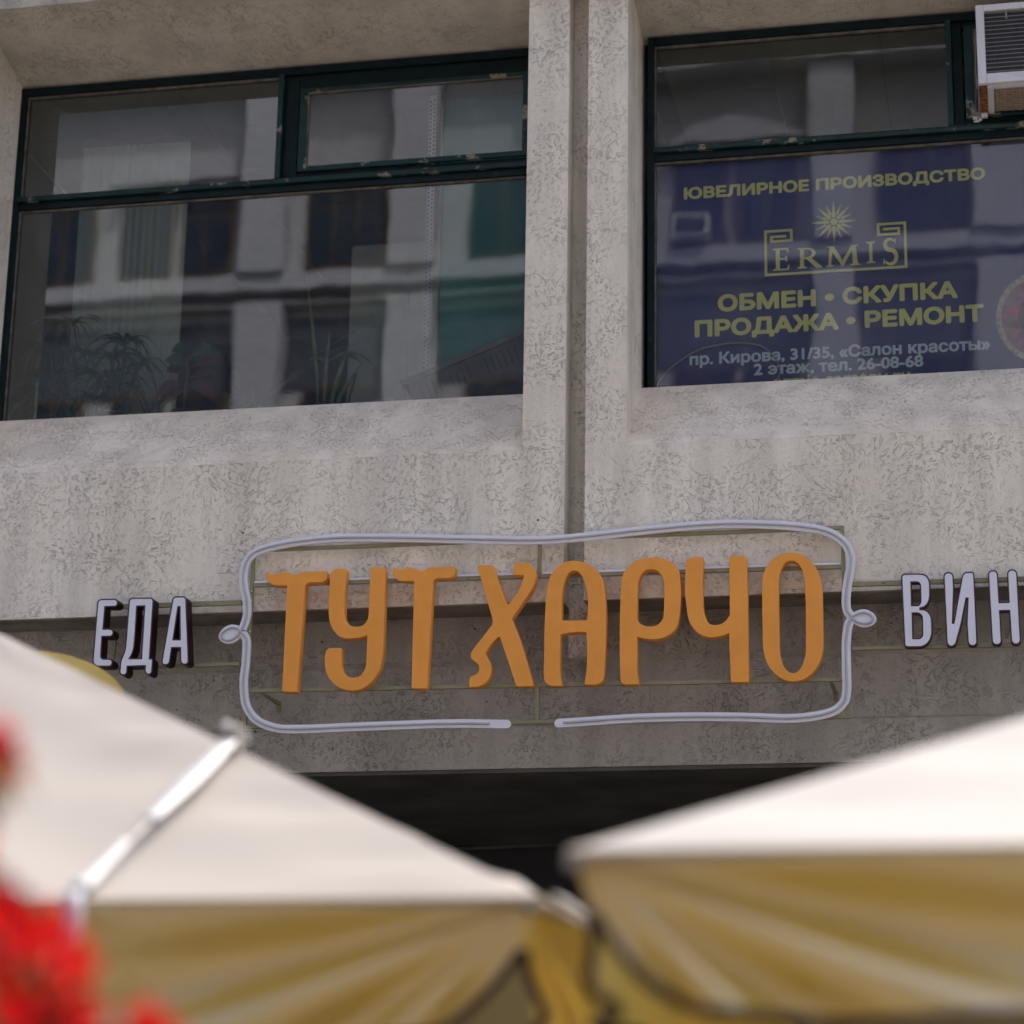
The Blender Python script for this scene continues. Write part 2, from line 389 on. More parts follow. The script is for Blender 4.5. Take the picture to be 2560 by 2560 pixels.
def text(name, s, x0, x1, z0, cap, Y, m, parent, bold=.004):
    """flat lettering: outlines of the built-in font, filled by a robust triangulation, thickened by shifted copies"""
    cu = bpy.data.curves.new(name, 'FONT'); cu.body = s; cu.size = 1; cu.fill_mode = 'NONE'; cu.resolution_u = 4
    o = bpy.data.objects.new('tmp', cu); me = bpy.data.meshes.new_from_object(o); bpy.data.objects.remove(o); bpy.data.curves.remove(cu)
    vs = [Vector((v.co.x, v.co.y)) for v in me.vertices]; es = [tuple(e.vertices) for e in me.edges]; bpy.data.meshes.remove(me)
    # closed outlines are runs of consecutive vertices in drawing order; overlapping ones merge (non-zero winding)
    top = list(range(len(vs)))
    def root(i):
        while top[i] != i: top[i] = top[top[i]]; i = top[i]
        return i
    for p, q in es: top[root(p)] = root(q)
    grp = {}
    for i in range(len(vs)): grp.setdefault(root(i), []).append(i)
    loops = [L for L in grp.values() if len(L) > 2]
    boxes = [(min(vs[i].x for i in L), max(vs[i].x for i in L), min(vs[i].y for i in L), max(vs[i].y for i in L)) for L in loops]
    def winding(p):
        w = 0
        for L, bx_ in zip(loops, boxes):
            if not (bx_[0] <= p.x <= bx_[1] and bx_[2] <= p.y <= bx_[3]): continue
            for i in range(len(L)):
                a_, b_ = vs[L[i-1]], vs[L[i]]
                if (a_.y > p.y) != (b_.y > p.y) and p.x < (b_.x-a_.x)*(p.y-a_.y)/(b_.y-a_.y)+a_.x: w += 1 if b_.y > a_.y else -1
        return w
    pe = [(L[i-1], L[i]) for L in loops for i in range(len(L))]
    r = geometry.delaunay_2d_cdt(vs, pe, [], 0, 1e-6)
    V = [Vector(v) for v in r[0]]; F = [tuple(f) for f in r[2] if winding(sum((V[i] for i in f), Vector((0, 0)))/len(f)) != 0]
    a, b = min(v.x for v in V), max(v.x for v in V)
    sx = (x1-x0-2*bold)/(b-a); sz = (cap-2*bold)/.70
    mb = MB()
    for i in range(12):
        dx, dz = bold*math.cos(i*math.pi/6), bold*math.sin(i*math.pi/6)
        mb.add([(x0+bold+(v.x-a)*sx+dx, Y-.0002*i, z0+bold+v.y*sz+dz) for v in V], F)
    return link(name, mb.mesh(name), m, parent)

# ================================================================ GROUND
def struct(name, mb, m):
    o = mb.build(name, m); return tag(o, kind='structure')
struct('ground', MB().box(-60, 60, -60, 40, -.6, -.104), M['asphalt'])
struct('pavement', MB().box(-40, 40, -13.5, 8, -.1, 0), M['paving'])
struct('pavement', MB().box(-40, 40, -23.9, -20.5, -.1, 0), M['paving'])

# ================================================================ OUR BUILDING
WY = .5                                     # plane of the window glass, behind the wall front
B = empty('concrete_building', (-2, 0, 0), 'cream stuccoed concrete building with deep set windows above a dark shopfront', 'building')
ZS, ZW, ZT, ZSL, ZH = 4.35, 5.58, 7.57, 7.74, 9.6
XL0, XL1, XR0, XR1 = -5.36, -2.32, -1.765, 1.30
GX0, GX1 = -2.105, -2.003
def wallsheet(name, prof, x0, x1, m=None):
    return MB().prism(prof, x0, x1).build(name, m or M['wall'], B)
# pillars (each from the slab above down to the foot of the spandrel)
for a, b in ((XL0-.45, XL0), (XL1, GX0), (GX1, XR0-.03), (XR1+.02, XR1+.5)):
    box('pillar', M['wall'], B, a, b, 0, WY+.06, ZS, ZSL+.2)
for a, b in ((XL0, XL1), (XR0-.03, XR1+.02)):
    box('spandrel', M['wall'], B, a, b, 0, WY+.04, ZS, 5.13)
    MB().prism([(0, 5.13), (.02, 5.155), (WY-.040, ZW), (WY-.038, ZW-.06), (WY+.04, ZW-.06), (WY+.04, 5.13)], a, b).build('sill', M['wallfine'], B)
    MB().prism([(-.15, ZSL), (WY+.05, ZT), (WY+.05, ZT+.3), (-.15, ZT+.3)], a, b).build('soffit', M['soffit'], B)
box('groove_panel', M['groove'], B, GX0, GX1, .15, .32, 4.10, ZSL+.1)
box('upper_wall', M['wall'], B, -12, 8, -.149, 3.2, ZT+.302, ZH)
box('upper_wall', M['wall'], B, -5.81, XL0, -.15, -.001, ZSL, ZT+.3); box('upper_wall', M['wall'], B, XL1, XR0-.03, -.15, -.001, ZSL, ZT+.3); box('upper_wall', M['wall'], B, XR1+.02, XR1+.5, -.15, -.001, ZSL, ZT+.3)
box('side_wall', M['wall'], B, -12, XL0-.45, 0, .6, ZS, ZT+.3); box('side_wall', M['wall'], B, XR1+.5, 8, 0, .6, ZS, ZT+.3)
# recessed lower beam
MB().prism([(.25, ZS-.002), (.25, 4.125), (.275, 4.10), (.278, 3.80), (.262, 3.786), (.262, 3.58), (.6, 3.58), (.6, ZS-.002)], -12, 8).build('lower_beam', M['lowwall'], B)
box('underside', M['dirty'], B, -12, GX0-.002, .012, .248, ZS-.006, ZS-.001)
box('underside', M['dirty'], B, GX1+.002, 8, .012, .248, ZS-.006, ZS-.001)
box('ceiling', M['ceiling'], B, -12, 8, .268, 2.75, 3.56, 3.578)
MB().tube([(-12+i*.25, 2.75+.05*math.sin(i*.7), 3.58-.05*abs(math.sin(i*.33))) for i in range(81)], .011, 6).build('ceiling_cable', M['ceiling'], B)
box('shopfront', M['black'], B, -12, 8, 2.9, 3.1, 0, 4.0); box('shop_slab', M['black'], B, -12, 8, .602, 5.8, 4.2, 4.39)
box('roof_slab', M['groove'], B, -12.2, 8.2, -.3, 8, ZH, ZH+.2)
box('ceiling_slab', M['roomwall'], B, -12, 8, 3.202, 5.8, ZT+.302, ZT+.5)
box('back_wall', M['roomwall'], B, -12, 8, 5.6, 5.8, 4.3, ZT+.3)
box('room_floor', M['floor'], B, -12, 8, .602, 5.598, 4.4, 4.5)
box('partition', M['roomwall'], B, XL1-.02, XR0-.1, .602, 5.598, 4.502, ZT+.068)
box('partition', M['roomwall'], B, -5.9, -5.75, .602, 5.598, 4.502, ZT+.07)
box('partition', M['roomwall'], B, 1.9, 2.0, .602, 5.598, 4.502, ZT+.07)
box('tile_grid', M['pot'], B, -5.74, 1.89, .6025, 5.59, ZT+.07, ZT+.08)
# ceiling tiles of the two rooms
tm = MB().box(-.296, .296, -.296, .296, 0, .02).mesh('ceiling_tile'); tm['shifted'] = 1
for i in range(6):
    for j in range(7):
        for x0 in (-5.42, -1.45):
            o = link('ceiling_tile', tm, M['roomceil'], B); o.location = Vector((x0+i*.6, .95+j*.6, ZT+.045)) - B.location

# ---------------------------------------------------------------- windows
def bars(name, rects, y0, y1, m, parent, bevel=.003):
    mb = MB()
    for x0, x1, z0, z1 in rects: mb.box(x0, x1, y0, y1, z0, z1)
    return mb.build(name, m, parent, bevel=bevel)
def window(x0, x1, tz, mx, sash, gl):
    w = bars('window', [(x0, x0+.034, ZW, ZT)], WY-.035, WY+.05, M['green'], B)
    bars('window_frame', [(x1-.034, x1, ZW, ZT)], WY-.035, WY+.05, M['green'], w)
    bars('window_frame', [(x0+.034, x1-.034, ZT-.045, ZT-.001)], WY-.033, WY+.05, M['green'], w)
    bars('window_frame', [(x0+.034, x1-.034, ZW-.05, ZW-.008)], WY-.033, WY+.05, M['green'], w)
    # transom: a ledge whose paint peels, with its dark lower rebate
    MB().prism([(WY-.060, tz-.012), (WY-.056, tz), (WY+.04, tz+.006), (WY+.04, tz-.030), (WY-.052, tz-.026)], x0+.0345, x1-.0345).build('transom', M['peel'], w)
    bars('transom_rebate', [(x0+.0345, x1-.0345, tz-.068, tz-.030)], WY-.030, WY+.04, M['green'], w)
    bars('mullion', [(mx-.018, mx+.012, tz+.007, ZT-.046)], WY-.050, WY+.04, M['peel'], w)
    # putty lines
    bars('putty', [(x0+.034, mx-.02, ZT-.058, ZT-.046), (x0+.034, x1-.034, tz-.079, tz-.069), (x0+.0345, x0+.042, ZW+.002, tz-.080), (x0+.0345, x0+.042, tz+.0075, ZT-.0585)], WY-.012, WY+.01, M['putty'], w, 0)
    MB().box(x0+.034, x1-.034, WY, WY+.004, ZW-.008, tz-.068).build('pane', gl, w)
    MB().box(x0+.034, mx-.018, WY, WY+.004, tz+.006, ZT-.046).build('pane', gl, w)
    # hinged sash at the right
    a, b, c, d = sash
    bars('sash_frame', [(mx+.013, a-.065, tz+.008, ZT-.046), (a-.064, x1-.036, tz+.008, c-.035), (a-.064, x1-.036, d+.03, ZT-.046)], WY-.010, WY+.03, M['green'], w)
    s = bars('sash', [(a-.055, a-.008, c-.034, d+.029), (b+.008, b+.045, c-.034, d+.029), (a-.008, b+.008, c-.034, c-.004), (a-.008, b+.008, d+.004, d+.029)], WY-.034, WY-.011, M['peel'], w)
    bars('sash_putty', [(a-.008, a-.001, c-.004, d+.004), (a-.001, b+.008, d-.003, d+.004)], WY-.030, WY-.012, M['putty'], w, 0)
    MB().box(a, b+.008, WY-.020, WY-.016, c-.004, d).build('sash_pane', M['glassS'], w)
    return w
p0, p1, p2 = at(779, 239, WY), at(1297, 196, WY), at(775, 419, WY)
wl = window(XL0, XL1, 6.893, -3.81, (p0.x, XL1-.135, p2.z, p0.z), M['glassL'])
wr = window(XR0, XR1, 6.915, -.175, (-.045, XR1-.09, 7.0, 7.46), M['glassR'])
tag(wl, 'window left of the grooved pillar, potted plants behind its lower pane'); tag(wr, 'window right of the grooved pillar, navy poster behind its lower pane')

# ================================================================ INSIDE THE LEFT WINDOW
vb = empty('vertical_blind', (-4.8, .95, 7.4), 'pale vertical slat blind hanging behind the left part of the window with plants', 'blind')
box('head_rail', M['pot'], vb, -5.16, -4.50, .92, .97, 7.40, 7.44)
random.seed(4)
for i in range(15):
    x = -5.14 + i*.0435; a = R(random.uniform(8, 38)); w = .024
    c, s = math.cos(a)*w, math.sin(a)*w; me = MB()
    me.add([(x-c, .945-s, 5.5), (x, .938, 5.5), (x+c, .945+s, 5.5), (x-c, .945-s, 7.40), (x, .938, 7.40), (x+c, .945+s, 7.40)], [(0,1,4,3), (1,2,5,4)])
    me.build('blind_slat', M['blind'], vb)
shelf = tag(box('window_shelf', M['white'], None, XL0+.02, XL1-.02, .56, 1.02, ZW-.06, ZW-.03), 'white shelf inside the left window carrying the potted plants', 'shelf')
ts = empty('teal_board', (-2.7, .86, 5.6), 'teal board standing behind the right end of the plant window', 'board')
box('panel', M['teal'], ts, -2.985, -2.34, .88, .90, ZW-.03, 7.50); box('panel_edge', M['steel'], ts, -3.0, -2.987, .86, .90, ZW-.03, 7.50)
up = empty('slotted_upright', (-3.03, .83, 5.6), 'white perforated steel upright beside the teal board', 'upright')
box('web', M['steel'], up, -3.052, -3.012, .80, .806, ZW-.03, 7.5)
mb = MB()
for i in range(76):
    z = ZW+i*.025
    for dx in (-.010, .010): mb.box(-3.032+dx-.004, -3.032+dx+.004, .798, .7995, z+dx*.5, z+.011+dx*.5)
sl_ = mb.build('slot', M['hole'], up); sl_['kind'] = 'stuff'
MB().lathe([(.001, 0), (.016, 0), (.018, .006), (.018, .02)], seg=16).build('knob', M['bolt'], up).matrix_local = Matrix.Translation(Vector((-3.027, .797, 6.02)) - up.location) @ Matrix.Rotation(R(90), 4, 'X') @ Matrix.Translation(up.location)
cab = empty('cabinet', (-3.35, 1.8, 4.5), 'pale cream cabinet standing in the room behind the plant window', 'cabinet')
box('carcass', simple('cabinet_paint', (.48, .46, .42), .5), cab, -3.75, -3.02, 1.75, 2.2, 4.5, 7.02)
box('door', simple('cabinet_door_paint', (.52, .50, .46), .45), cab, -3.745, -3.39, 1.73, 1.748, 4.6, 7.0); box('door', simple('cabinet_door_paint_two', (.50, .48, .44), .45), cab, -3.385, -3.025, 1.73, 1.748, 4.6, 7.0)

PZ = ZW-.03
def pot(t, x, y, r=.07, h=.12, m=None, z=None):
    z = PZ if z is None else z
    MB().lathe([(.001, 0), (r*.75, 0), (r, h), (r*1.08, h), (r*1.08, h-.015), (r*.95, h-.012), (r*.9, h-.02)], (x, y, z)).build('pot', m or M['pot'], t, True)
    MB().lathe([(.001, h-.02), (r*.92, h-.02)], (x, y, z)).build('soil', M['soil'], t)
def arc(p, az, up_, out, droop, n=9):
    pts = []
    for i in range(n+1):
        s = i/n; pts.append(Vector((p[0]+math.cos(az)*out*s, p[1]+math.sin(az)*out*s*.6, p[2]+up_*s - droop*s**2.2)))
    return pts
def aloe(x, y, h, seed, nros, label, spread=.16):
    t = empty('aloe_plant', (x, y, PZ), label, 'plant', 'aloes on the window shelf'); pot(t, x, y)
    rnd = random.Random(seed)
    for r_ in range(nros):
        cx = x + rnd.uniform(-spread, spread); cz = PZ+.12+h*(r_+1)/nros*rnd.uniform(.8, 1); cy = y+rnd.uniform(-.04, .04)
        MB().tube([(x, y, PZ+.1), ((x+cx)/2+.02, y, (PZ+.1+cz)/2), (cx, cy, cz)], .009, 6).build('stem', M['stem'], t, True)
        for k in range(15):
            az = rnd.uniform(0, 6.28); L = rnd.uniform(.15, .30)
            pts = arc((cx, cy, cz), az, L*rnd.uniform(.5, 1.0), L, L*rnd.uniform(.7, 1.7), 10)
            side = Vector((-math.sin(az), math.cos(az), .2))
            MB().strip(pts, [.011*(1-(i/10)**1.5)+.001 for i in range(11)], side if abs(side.x) > .3 else (1, .2, .3), .5).build('leaf', M['leaf'], t, True)
    return t
aloe(-5.14, .72, .55, 3, 6, 'tall dark aloe plant in the left corner of the window', .09)
aloe(-4.78, .70, .42, 8, 8, 'spreading aloe plant with curling leaves in front of the slat blind', .15)
# red leaved plant
t = empty('red_leaved_plant', (-4.37, .72, PZ), 'potted plant with dark red and green lobed leaves right of the aloes', 'plant'); pot(t, -4.37, .72)
MB().tube([(-4.37, .72, PZ+.1), (-4.365, .72, PZ+.3), (-4.37, .72, PZ+.45)], .012, 8).build('stem', M['stem'], t, True)
rnd = random.Random(2)
for k in range(16):
    az = rnd.uniform(0, 6.28); L = rnd.uniform(.12, .22); z = PZ+rnd.uniform(.22, .48)
    pts = arc((-4.37, .72, z), az, L*.55, L, L*.35 if z > PZ+.3 else L*1.0, 8)
    MB().strip(pts, [.004, .006, .014, .027, .034, .034, .028, .018, .003], (-math.sin(az)*.6, .2, .9), .15).build('leaf', M['redleaf'] if z < PZ+.37 else M['leaf'], t, True)
# spider plant
t = empty('spider_plant', (-3.96, .70, PZ), 'spider plant with long thin pale leaves in the middle of the window', 'plant'); pot(t, -3.96, .70, .065, .08)
rnd = random.Random(5)
for k in range(34):
    az = rnd.uniform(0, 6.28); L = rnd.uniform(.16, .36)
    MB().strip(arc((-3.96, .70, PZ+.07), az, L*rnd.uniform(.7, 1.3), L*.8, L*rnd.uniform(.4, 1.1), 9), [.0045*(1-(i/9)**2)+.0006 for i in range(10)], (-math.sin(az), .4, .3), .4).build('leaf', M['leafy'], t, True)
for k in range(3):
    MB().tube(arc((-3.96, .70, PZ+.08), .1+k*.12, .62+k*.03, .55, .30-.05*k, 14), .0018, 5).build('runner', M['leafy'], t, True)
# orchid-like plant
t = empty('tall_leafy_plant', (-3.55, .70, PZ), 'tall narrow plant with folded pale green leaves near the middle of the window', 'plant'); pot(t, -3.55, .70, .07, .1, M['pot'])
for x, dz, lean, w in ((-3.60, .80, -.10, .010), (-3.57, .46, .02, .012), (-3.53, .36, .09, .014), (-3.50, .26, .14, .014)):
    pts = [(x+lean*(i/9)**1.4, .70, PZ+.08+dz*i/9) for i in range(10)]
    MB().strip(pts, [w*math.sin(math.pi*(.12+.86*i/9)) for i in range(10)], (1, .35, 0), .5).build('leaf', M['leafy'], t, True)
for az, L in ((.1, .24), (.4, .2), (3.0, .16)):
    MB().strip(arc((-3.55, .70, PZ+.36), az, L*.7, L, L*.8, 9), [.016*math.sin(math.pi*(.1+.88*i/9)) for i in range(10)], (.2, .6, .8), .3).build('leaf', M['leafy'], t, True)
MB().tube([(-3.43, .68, PZ), (-3.42, .68, PZ+.14), (-3.385, .68, PZ+.27)], .006, 6).build('stem', M['stem'], t, True)
tag(box('white_carton', M['potw'], None, -3.27, -3.165, .66, .76, PZ, PZ+.115), 'small white carton on the shelf left of the dark crate', 'box')
# dark crate lying tilted
cr = empty('plastic_crate', (-2.75, .72, PZ), 'dark grey slotted plastic crate leaning tilted in the right corner of the plant window', 'crate')
rot = Matrix.Translation((-2.78, .74, PZ+.15)) @ Matrix.Rotation(R(-21), 4, 'Y')
def tilted(name, m, x0, x1, y0, y1, z0, z1):
    me = MB().box(x0, x1, y0, y1, z0, z1).mesh(name); me.transform(rot); o = link(name, me, m, cr); return o
tilted('crate_body', M['crate'], -.28, .36, -.08, .1, -.22, .145); tilted('crate_rim', M['pot'], -.31, .39, -.10, .12, .146, .175)
for i in range(17):
    if i in (4, 9, 10): continue
    tilted('crate_slot', M['crated'], -.22+i*.034, -.213+i*.034, -.083, -.0805, .02, .115)
tag(MB().tube([(-5.20, .62, PZ), (-5.20, .62, PZ+.30)], .006, 8).build('plant_stake', M['potw'], None), 'thin white stake standing in front of the left corner aloe', 'stake')

# ================================================================ POSTER IN THE RIGHT WINDOW
PY = WY+.030
po = empty('navy_poster', (-.3, PY, ZW), 'navy window poster with yellow and pale blue lettering and a star emblem', 'poster')
box('sheet', M['navy'], po, XR0+.036, XR1-.036, PY, PY+.004, ZW-.04, 6.84)
T = PY-.0006
text('headline', 'ЮВЕЛИРНОЕ ПРОИЗВОДСТВО', -1.581, -.017, 6.642, .066, T, M['yel'], po, .0046)
text('line_of_text', 'ОБМЕН • СКУПКА', -1.405, -.178, 5.999, .092, T, M['yel'], po, .0064)
text('line_of_text', 'ПРОДАЖА • РЕМОНТ', -1.527, -.052, 5.864, .092, T, M['yel'], po, .0064)
text('line_of_text', 'пр. Кирова, 31/35, «Салон красоты»', -1.554, -.027, 5.713, .064, T, M['lblue'], po, .0030)
text('line_of_text', '2 этаж, тел. 26-08-68', -1.222, -.362, 5.640, .064, T, M['lblue'], po, .0030)
text('line_of_text', 'ermis-saratov.ru', -1.125, -.429, 5.572, .064, T, M['yel'], po, .0026)
def flat(name, loops, m): return plate(name, loops, T-.0012, T, m, po)
# star emblem
sc = Vector((-.797, 6.461))
for k in range(16):
    a = k*math.pi/8 + math.pi/2; long = k % 2 == 0
    d = Vector((math.cos(a), math.sin(a))); e = Vector((-d.y, d.x))
    if long: L = [sc+d*.030-e*.011, sc+d*.118, sc+d*.030+e*.011, sc+d*.022]
    else: L = [sc+d*.042, sc+d*.072-e*.010, sc+d*.106, sc+d*.072+e*.010]
    if not long: L = [sc+d*.045-e*.007, sc+d*.105, sc+d*.045+e*.007, sc+d*.040]
    flat('star_ray', [L], M['yel'])
flat('star_disc', [[sc+Vector((math.cos(i*.3927), math.sin(i*.3927)))*.019 for i in range(16)]], M['yel'])
# key-pattern frame (one closed outline)
x0, x1, zb, zt, w = -1.160, -.426, 6.180, 6.438, .015
def path_outline(pts, w):
    L = []; Rr = []
    for i, p in enumerate(pts):
        p = Vector(p); a = (p-Vector(pts[i-1])).normalized() if i else (Vector(pts[1])-p).normalized()
        b = (Vector(pts[i+1])-p).normalized() if i < len(pts)-1 else a
        n = Vector((-a.y, a.x))+Vector((-b.y, b.x)); n = n/max(.2, n.dot(Vector((-a.y, a.x)))) 
        L.append(p+n*w/2); Rr.append(p-n*w/2)
    return L + Rr[::-1]
q = w/2
fp = [(x0+.045, zt-.050), (x0+.045, zt-.058), (x0+.045, zt-.058)]
fp = [(-1.045, 6.398), (-1.122, 6.398), (-1.122, 6.372), (-1.018, 6.372), (-1.018, 6.430), (x0+q, 6.430), (x0+q, zb+q), (x1-q, zb+q), (x1-q, 6.430), (-.570, 6.430), (-.570, 6.372), (-.465, 6.372), (-.465, 6.402), (-.545, 6.402)]
flat('emblem_frame', [path_outline(fp, w*.92)], M['yel'])
# serif letters of the emblem
def serif(strokes):
    for L in strokes: flat('emblem_letter', [[Vector(p) for p in L]], M['yel'])
zb2 = 6.213
def I_(x, w, z0, z1, s=.014, h=.006): # stem with serifs as one outline
    return [(x-w/2-s, z0), (x+w/2+s, z0), (x+w/2+s, z0+h), (x+w/2, z0+h+.004), (x+w/2, z1-h-.004), (x+w/2+s, z1-h), (x+w/2+s, z1), (x-w/2-s, z1), (x-w/2-s, z1-h), (x-w/2, z1-h-.004), (x-w/2, z0+h+.004), (x-w/2-s, z0+h)]
E0, E1 = zb2-.004, zb2+.118
serif([[(-1.115, E0), (-1.034, E0), (-1.028, E0+.028), (-1.036, E0+.028), (-1.044, E0+.008), (-1.080, E0+.008), (-1.080, E0+.058), (-1.052, E0+.058), (-1.048, E0+.048), (-1.042, E0+.048), (-1.042, E0+.078), (-1.048, E0+.078), (-1.052, E0+.067), (-1.080, E0+.067), (-1.080, E1-.008), (-1.046, E1-.008), (-1.040, E1-.024), (-1.033, E1-.024), (-1.036, E1), (-1.115, E1), (-1.115, E1-.006), (-1.101, E1-.009), (-1.101, E0+.009), (-1.115, E0+.006)]])
rb, rt = zb2, zb2+.112
bowl = [(-.958+.038*math.sin(math.pi*i/12), rb+.052+.060*(1-(1+math.cos(math.pi*i/12))/2)) for i in range(13)]
bowl_in = [(-.958+.020*math.sin(math.pi*i/12), rb+.061+.042*(1-(1+math.cos(math.pi*i/12))/2)) for i in range(13)][::-1]
MR = lambda L: [Vector((-.988+(p[0]+1.002)*1.147, p[1])) for p in L]
flat('emblem_letter', [MR([(-1.002, rb), (-.962, rb), (-.962, rb+.006), (-.973, rb+.010), (-.973, rb+.050), (-.962, rb+.050), (-.918, rb-.002), (-.893, rb-.002), (-.893, rb+.004), (-.936, rb+.050)] + [(x+.0, z) for x, z in bowl[2:]] + [(-1.002, rt), (-1.002, rt-.006), (-.991, rt-.010), (-.991, rb+.010), (-1.002, rb+.006)]),
                       MR([(-.973, rb+.061)] + bowl_in[::-1][1:12] + [(-.973, rb+.103)])], M['yel'])
serif([[(-.841+(x+.868)*1.19, z) for x, z in [(-.868, rb), (-.836, rb), (-.836, rb+.005), (-.847, rb+.008), (-.840, rb+.080), (-.800, rb-.001), (-.794, rb-.001), (-.756, rb+.082), (-.752, rb+.008), (-.763, rb+.005), (-.763, rb), (-.720, rb), (-.720, rb+.005), (-.731, rb+.008), (-.738, rt-.008), (-.727, rt-.005), (-.727, rt), (-.757, rt), (-.797, rt-.080), (-.833, rt), (-.864, rt), (-.864, rt-.005), (-.853, rt-.008), (-.858, rb+.008), (-.868, rb+.005)]],
       I_(-.611, .017, rb+.006, rt+.012)])
# S: a swept ribbon
sp = []
for i in range(25):
    s = i/24; 
    if s < .5: a = R(35 + 235*(s/.5)); c = Vector((-.512, 6.315)); r1 = Vector((.026, .030)); sp.append(c+Vector((math.cos(a)*r1.x, math.sin(a)*r1.y)))
    else: a = R(90 - 235*((s-.5)/.5)); c = Vector((-.512, 6.246)); r1 = Vector((.031, .039)); sp.append(c+Vector((math.cos(a)*r1.x, math.sin(a)*r1.y)))
def ribbon2(pts, ws):
    L = []; Rr = []
    for i, p in enumerate(pts):
        tt = (pts[min(i+1, len(pts)-1)]-pts[max(i-1, 0)]).normalized(); n = Vector((-tt.y, tt.x)); L.append(p+n*ws[i]/2); Rr.append(p-n*ws[i]/2)
    return L+Rr[::-1]
flat('emblem_letter', [ribbon2(sp, [.010+.013*math.sin(math.pi*i/24) for i in range(25)])], M['yel'])
serif([[(-.488, 6.318), (-.483, 6.318), (-.481, 6.346), (-.487, 6.346)], [(-.549, 6.207), (-.543, 6.207), (-.540, 6.238), (-.546, 6.238)]])
# printed ring with a purple stone at the right edge
rc = Vector((.235, 5.872))
def circ(c, r, n=48, k=1.0): return [c+Vector((math.cos(2*math.pi*i/n)*r, math.sin(2*math.pi*i/n)*r*k)) for i in range(n)]
flat('gem_ring', [circ(rc, .228, 64, 1.08), circ(rc, .200, 64, 1.08)], M['silver'])
flat('gem', [circ(rc, .198, 64, 1.08)], M['gem'])
for i in range(14):
    a0, a1 = i*math.pi/7, (i+1)*math.pi/7; e = lambda a_, r_: rc+Vector((math.cos(a_)*r_, math.sin(a_)*r_*1.08))
    plate('facet', [[e(a0, .125), e((a0+a1)/2, .188), e(a1, .125)]], T-.0022, T-.0013, M[('facet_a', 'gemd', 'facet_b')[i % 3]], po)
plate('gem_centre', [[rc+Vector((math.cos(2*math.pi*i/16)*.12, math.sin(2*math.pi*i/16)*.13)) for i in range(16)]], T-.0022, T-.0013, M['gemd'], po)
for i in range(40):
    a = 2*math.pi*i/40; c = rc+Vector((math.cos(a)*.215, math.sin(a)*.232))
    plate('bead', [circ(c, .013, 8)], T-.0030, T-.0013, M['silver'], po)
cp = [(-1.735, 5.585), (-1.66, 5.69), (-1.519, 5.785), (-1.40, 5.812), (-1.293, 5.816), (-1.20, 5.800), (-1.144, 5.765), (-1.098, 5.70), (-1.087, 5.655), (-1.092, 5.62), (-1.105, 5.585)]
def smooth_path(P, n=6):
    P = [Vector(p) for p in P]; out = []
    for i in range(len(P)-1):
        a, b, c, d = P[max(i-1, 0)], P[i], P[i+1], P[min(i+2, len(P)-1)]
        for j in range(n):
            s = j/n; out.append(.5*((2*b)+(c-a)*s+(2*a-5*b+4*c-d)*s*s+(3*b-a-3*c+d)*s**3))
    out.append(P[-1]); return out
tag(MB().tube([(p[0], WY+.014, p[1]) for p in smooth_path(cp)], .004, 8).build('loose_cable', M['cable'], None, True), 'thin grey cable looping over the lower left corner of the navy poster', 'cable')

# ================================================================ AIR CONDITIONER
ac = empty('air_conditioner', (.2, .12, 6.98), 'white window air conditioner with slatted grille and rusty bracket in the right window', 'air conditioner')
ax0, ax1, az0, az1, ay = -.032, .62, 6.985, 7.422, .12
bars('front_frame', [(ax0, ax0+.042, az0, az1), (ax1-.042, ax1, az0, az1), (ax0+.042, ax1-.042, az1-.036, az1), (ax0+.042, ax1-.042, az0, az0+.054)], ay, ay+.03, M['acw'], ac, .004)
box('housing', M['acb'], ac, ax0+.006, ax1-.006, ay+.031, WY+.2, az0+.012, az1-.004)
box('label_plate', M['acw'], ac, ax0+.18, ax0+.36, ay-.003, ay-.0005, az0+.03, az0+.047)
box('coil', M['acd'], ac, ax0+.043, ax1-.043, ay+.022, ay+.0305, az0+.054, az1-.036)
for i in range(15):
    z = az0+.066+i*.0232; MB().tube([(ax0+.043, ay+.012, z), (ax1-.043, ay+.012, z)], .0025, 6).build('guard_rod', M['acr'], ac, True)
MB().tube([(.12, ay+.008, 7.34), (.12, ay+.008, 7.385)], .005, 8).build('clip', M['acr'], ac)
bars('base_rail', [(ax0+.045, ax0+.075, az0-.010, az0+.0115)], ay+.032, WY-.04, M['acw'], ac, 0)
bars('base_rail', [(ax0+.0755, ax1-.01, az0-.006, az0+.0115)], ay+.032, ay+.06, M['acw'], ac, 0)
for i in range(11):
    box('vent_slat', M['acb'], ac, ax0+.078, ax1-.02, ay+.066+i*.028, ay+.078+i*.028, az0-.004, az0+.0115)
for i in range(14):
    box('vent_bar', M['acb'], ac, ax0+.09+i*.038, ax0+.095+i*.038, ay+.062, WY-.05, az0-.008, az0-.0045)
box('rusty_bracket', M['rust'], ac, ax0+.006, ax0+.043, ay+.034, WY-.06, az0-.012, az0+.0115)
box('bracket_foot', M['acw'], ac, ax0+.008, ax0+.040, WY-.058, WY-.04, az0-.035, az0+.010)
MB().tube([(ax0-.004, ay+.1, az0+.02), (ax0-.010, ay+.16, az0+.15), (ax0-.006, ay+.2, az0+.3), (ax0-.004, ay+.22, az1-.02)], .004, 6).build('cord', M['acr'], ac, True)
mb = MB()
rnd = random.Random(7)
for i in range(9): mb.sphere((ax0-.005+rnd.uniform(-.03, .035), WY-.045, 6.935+rnd.uniform(-.004, .03)), rnd.uniform(.004, .010), 5)
mb.build('sealant', M['acw'], ac, True)

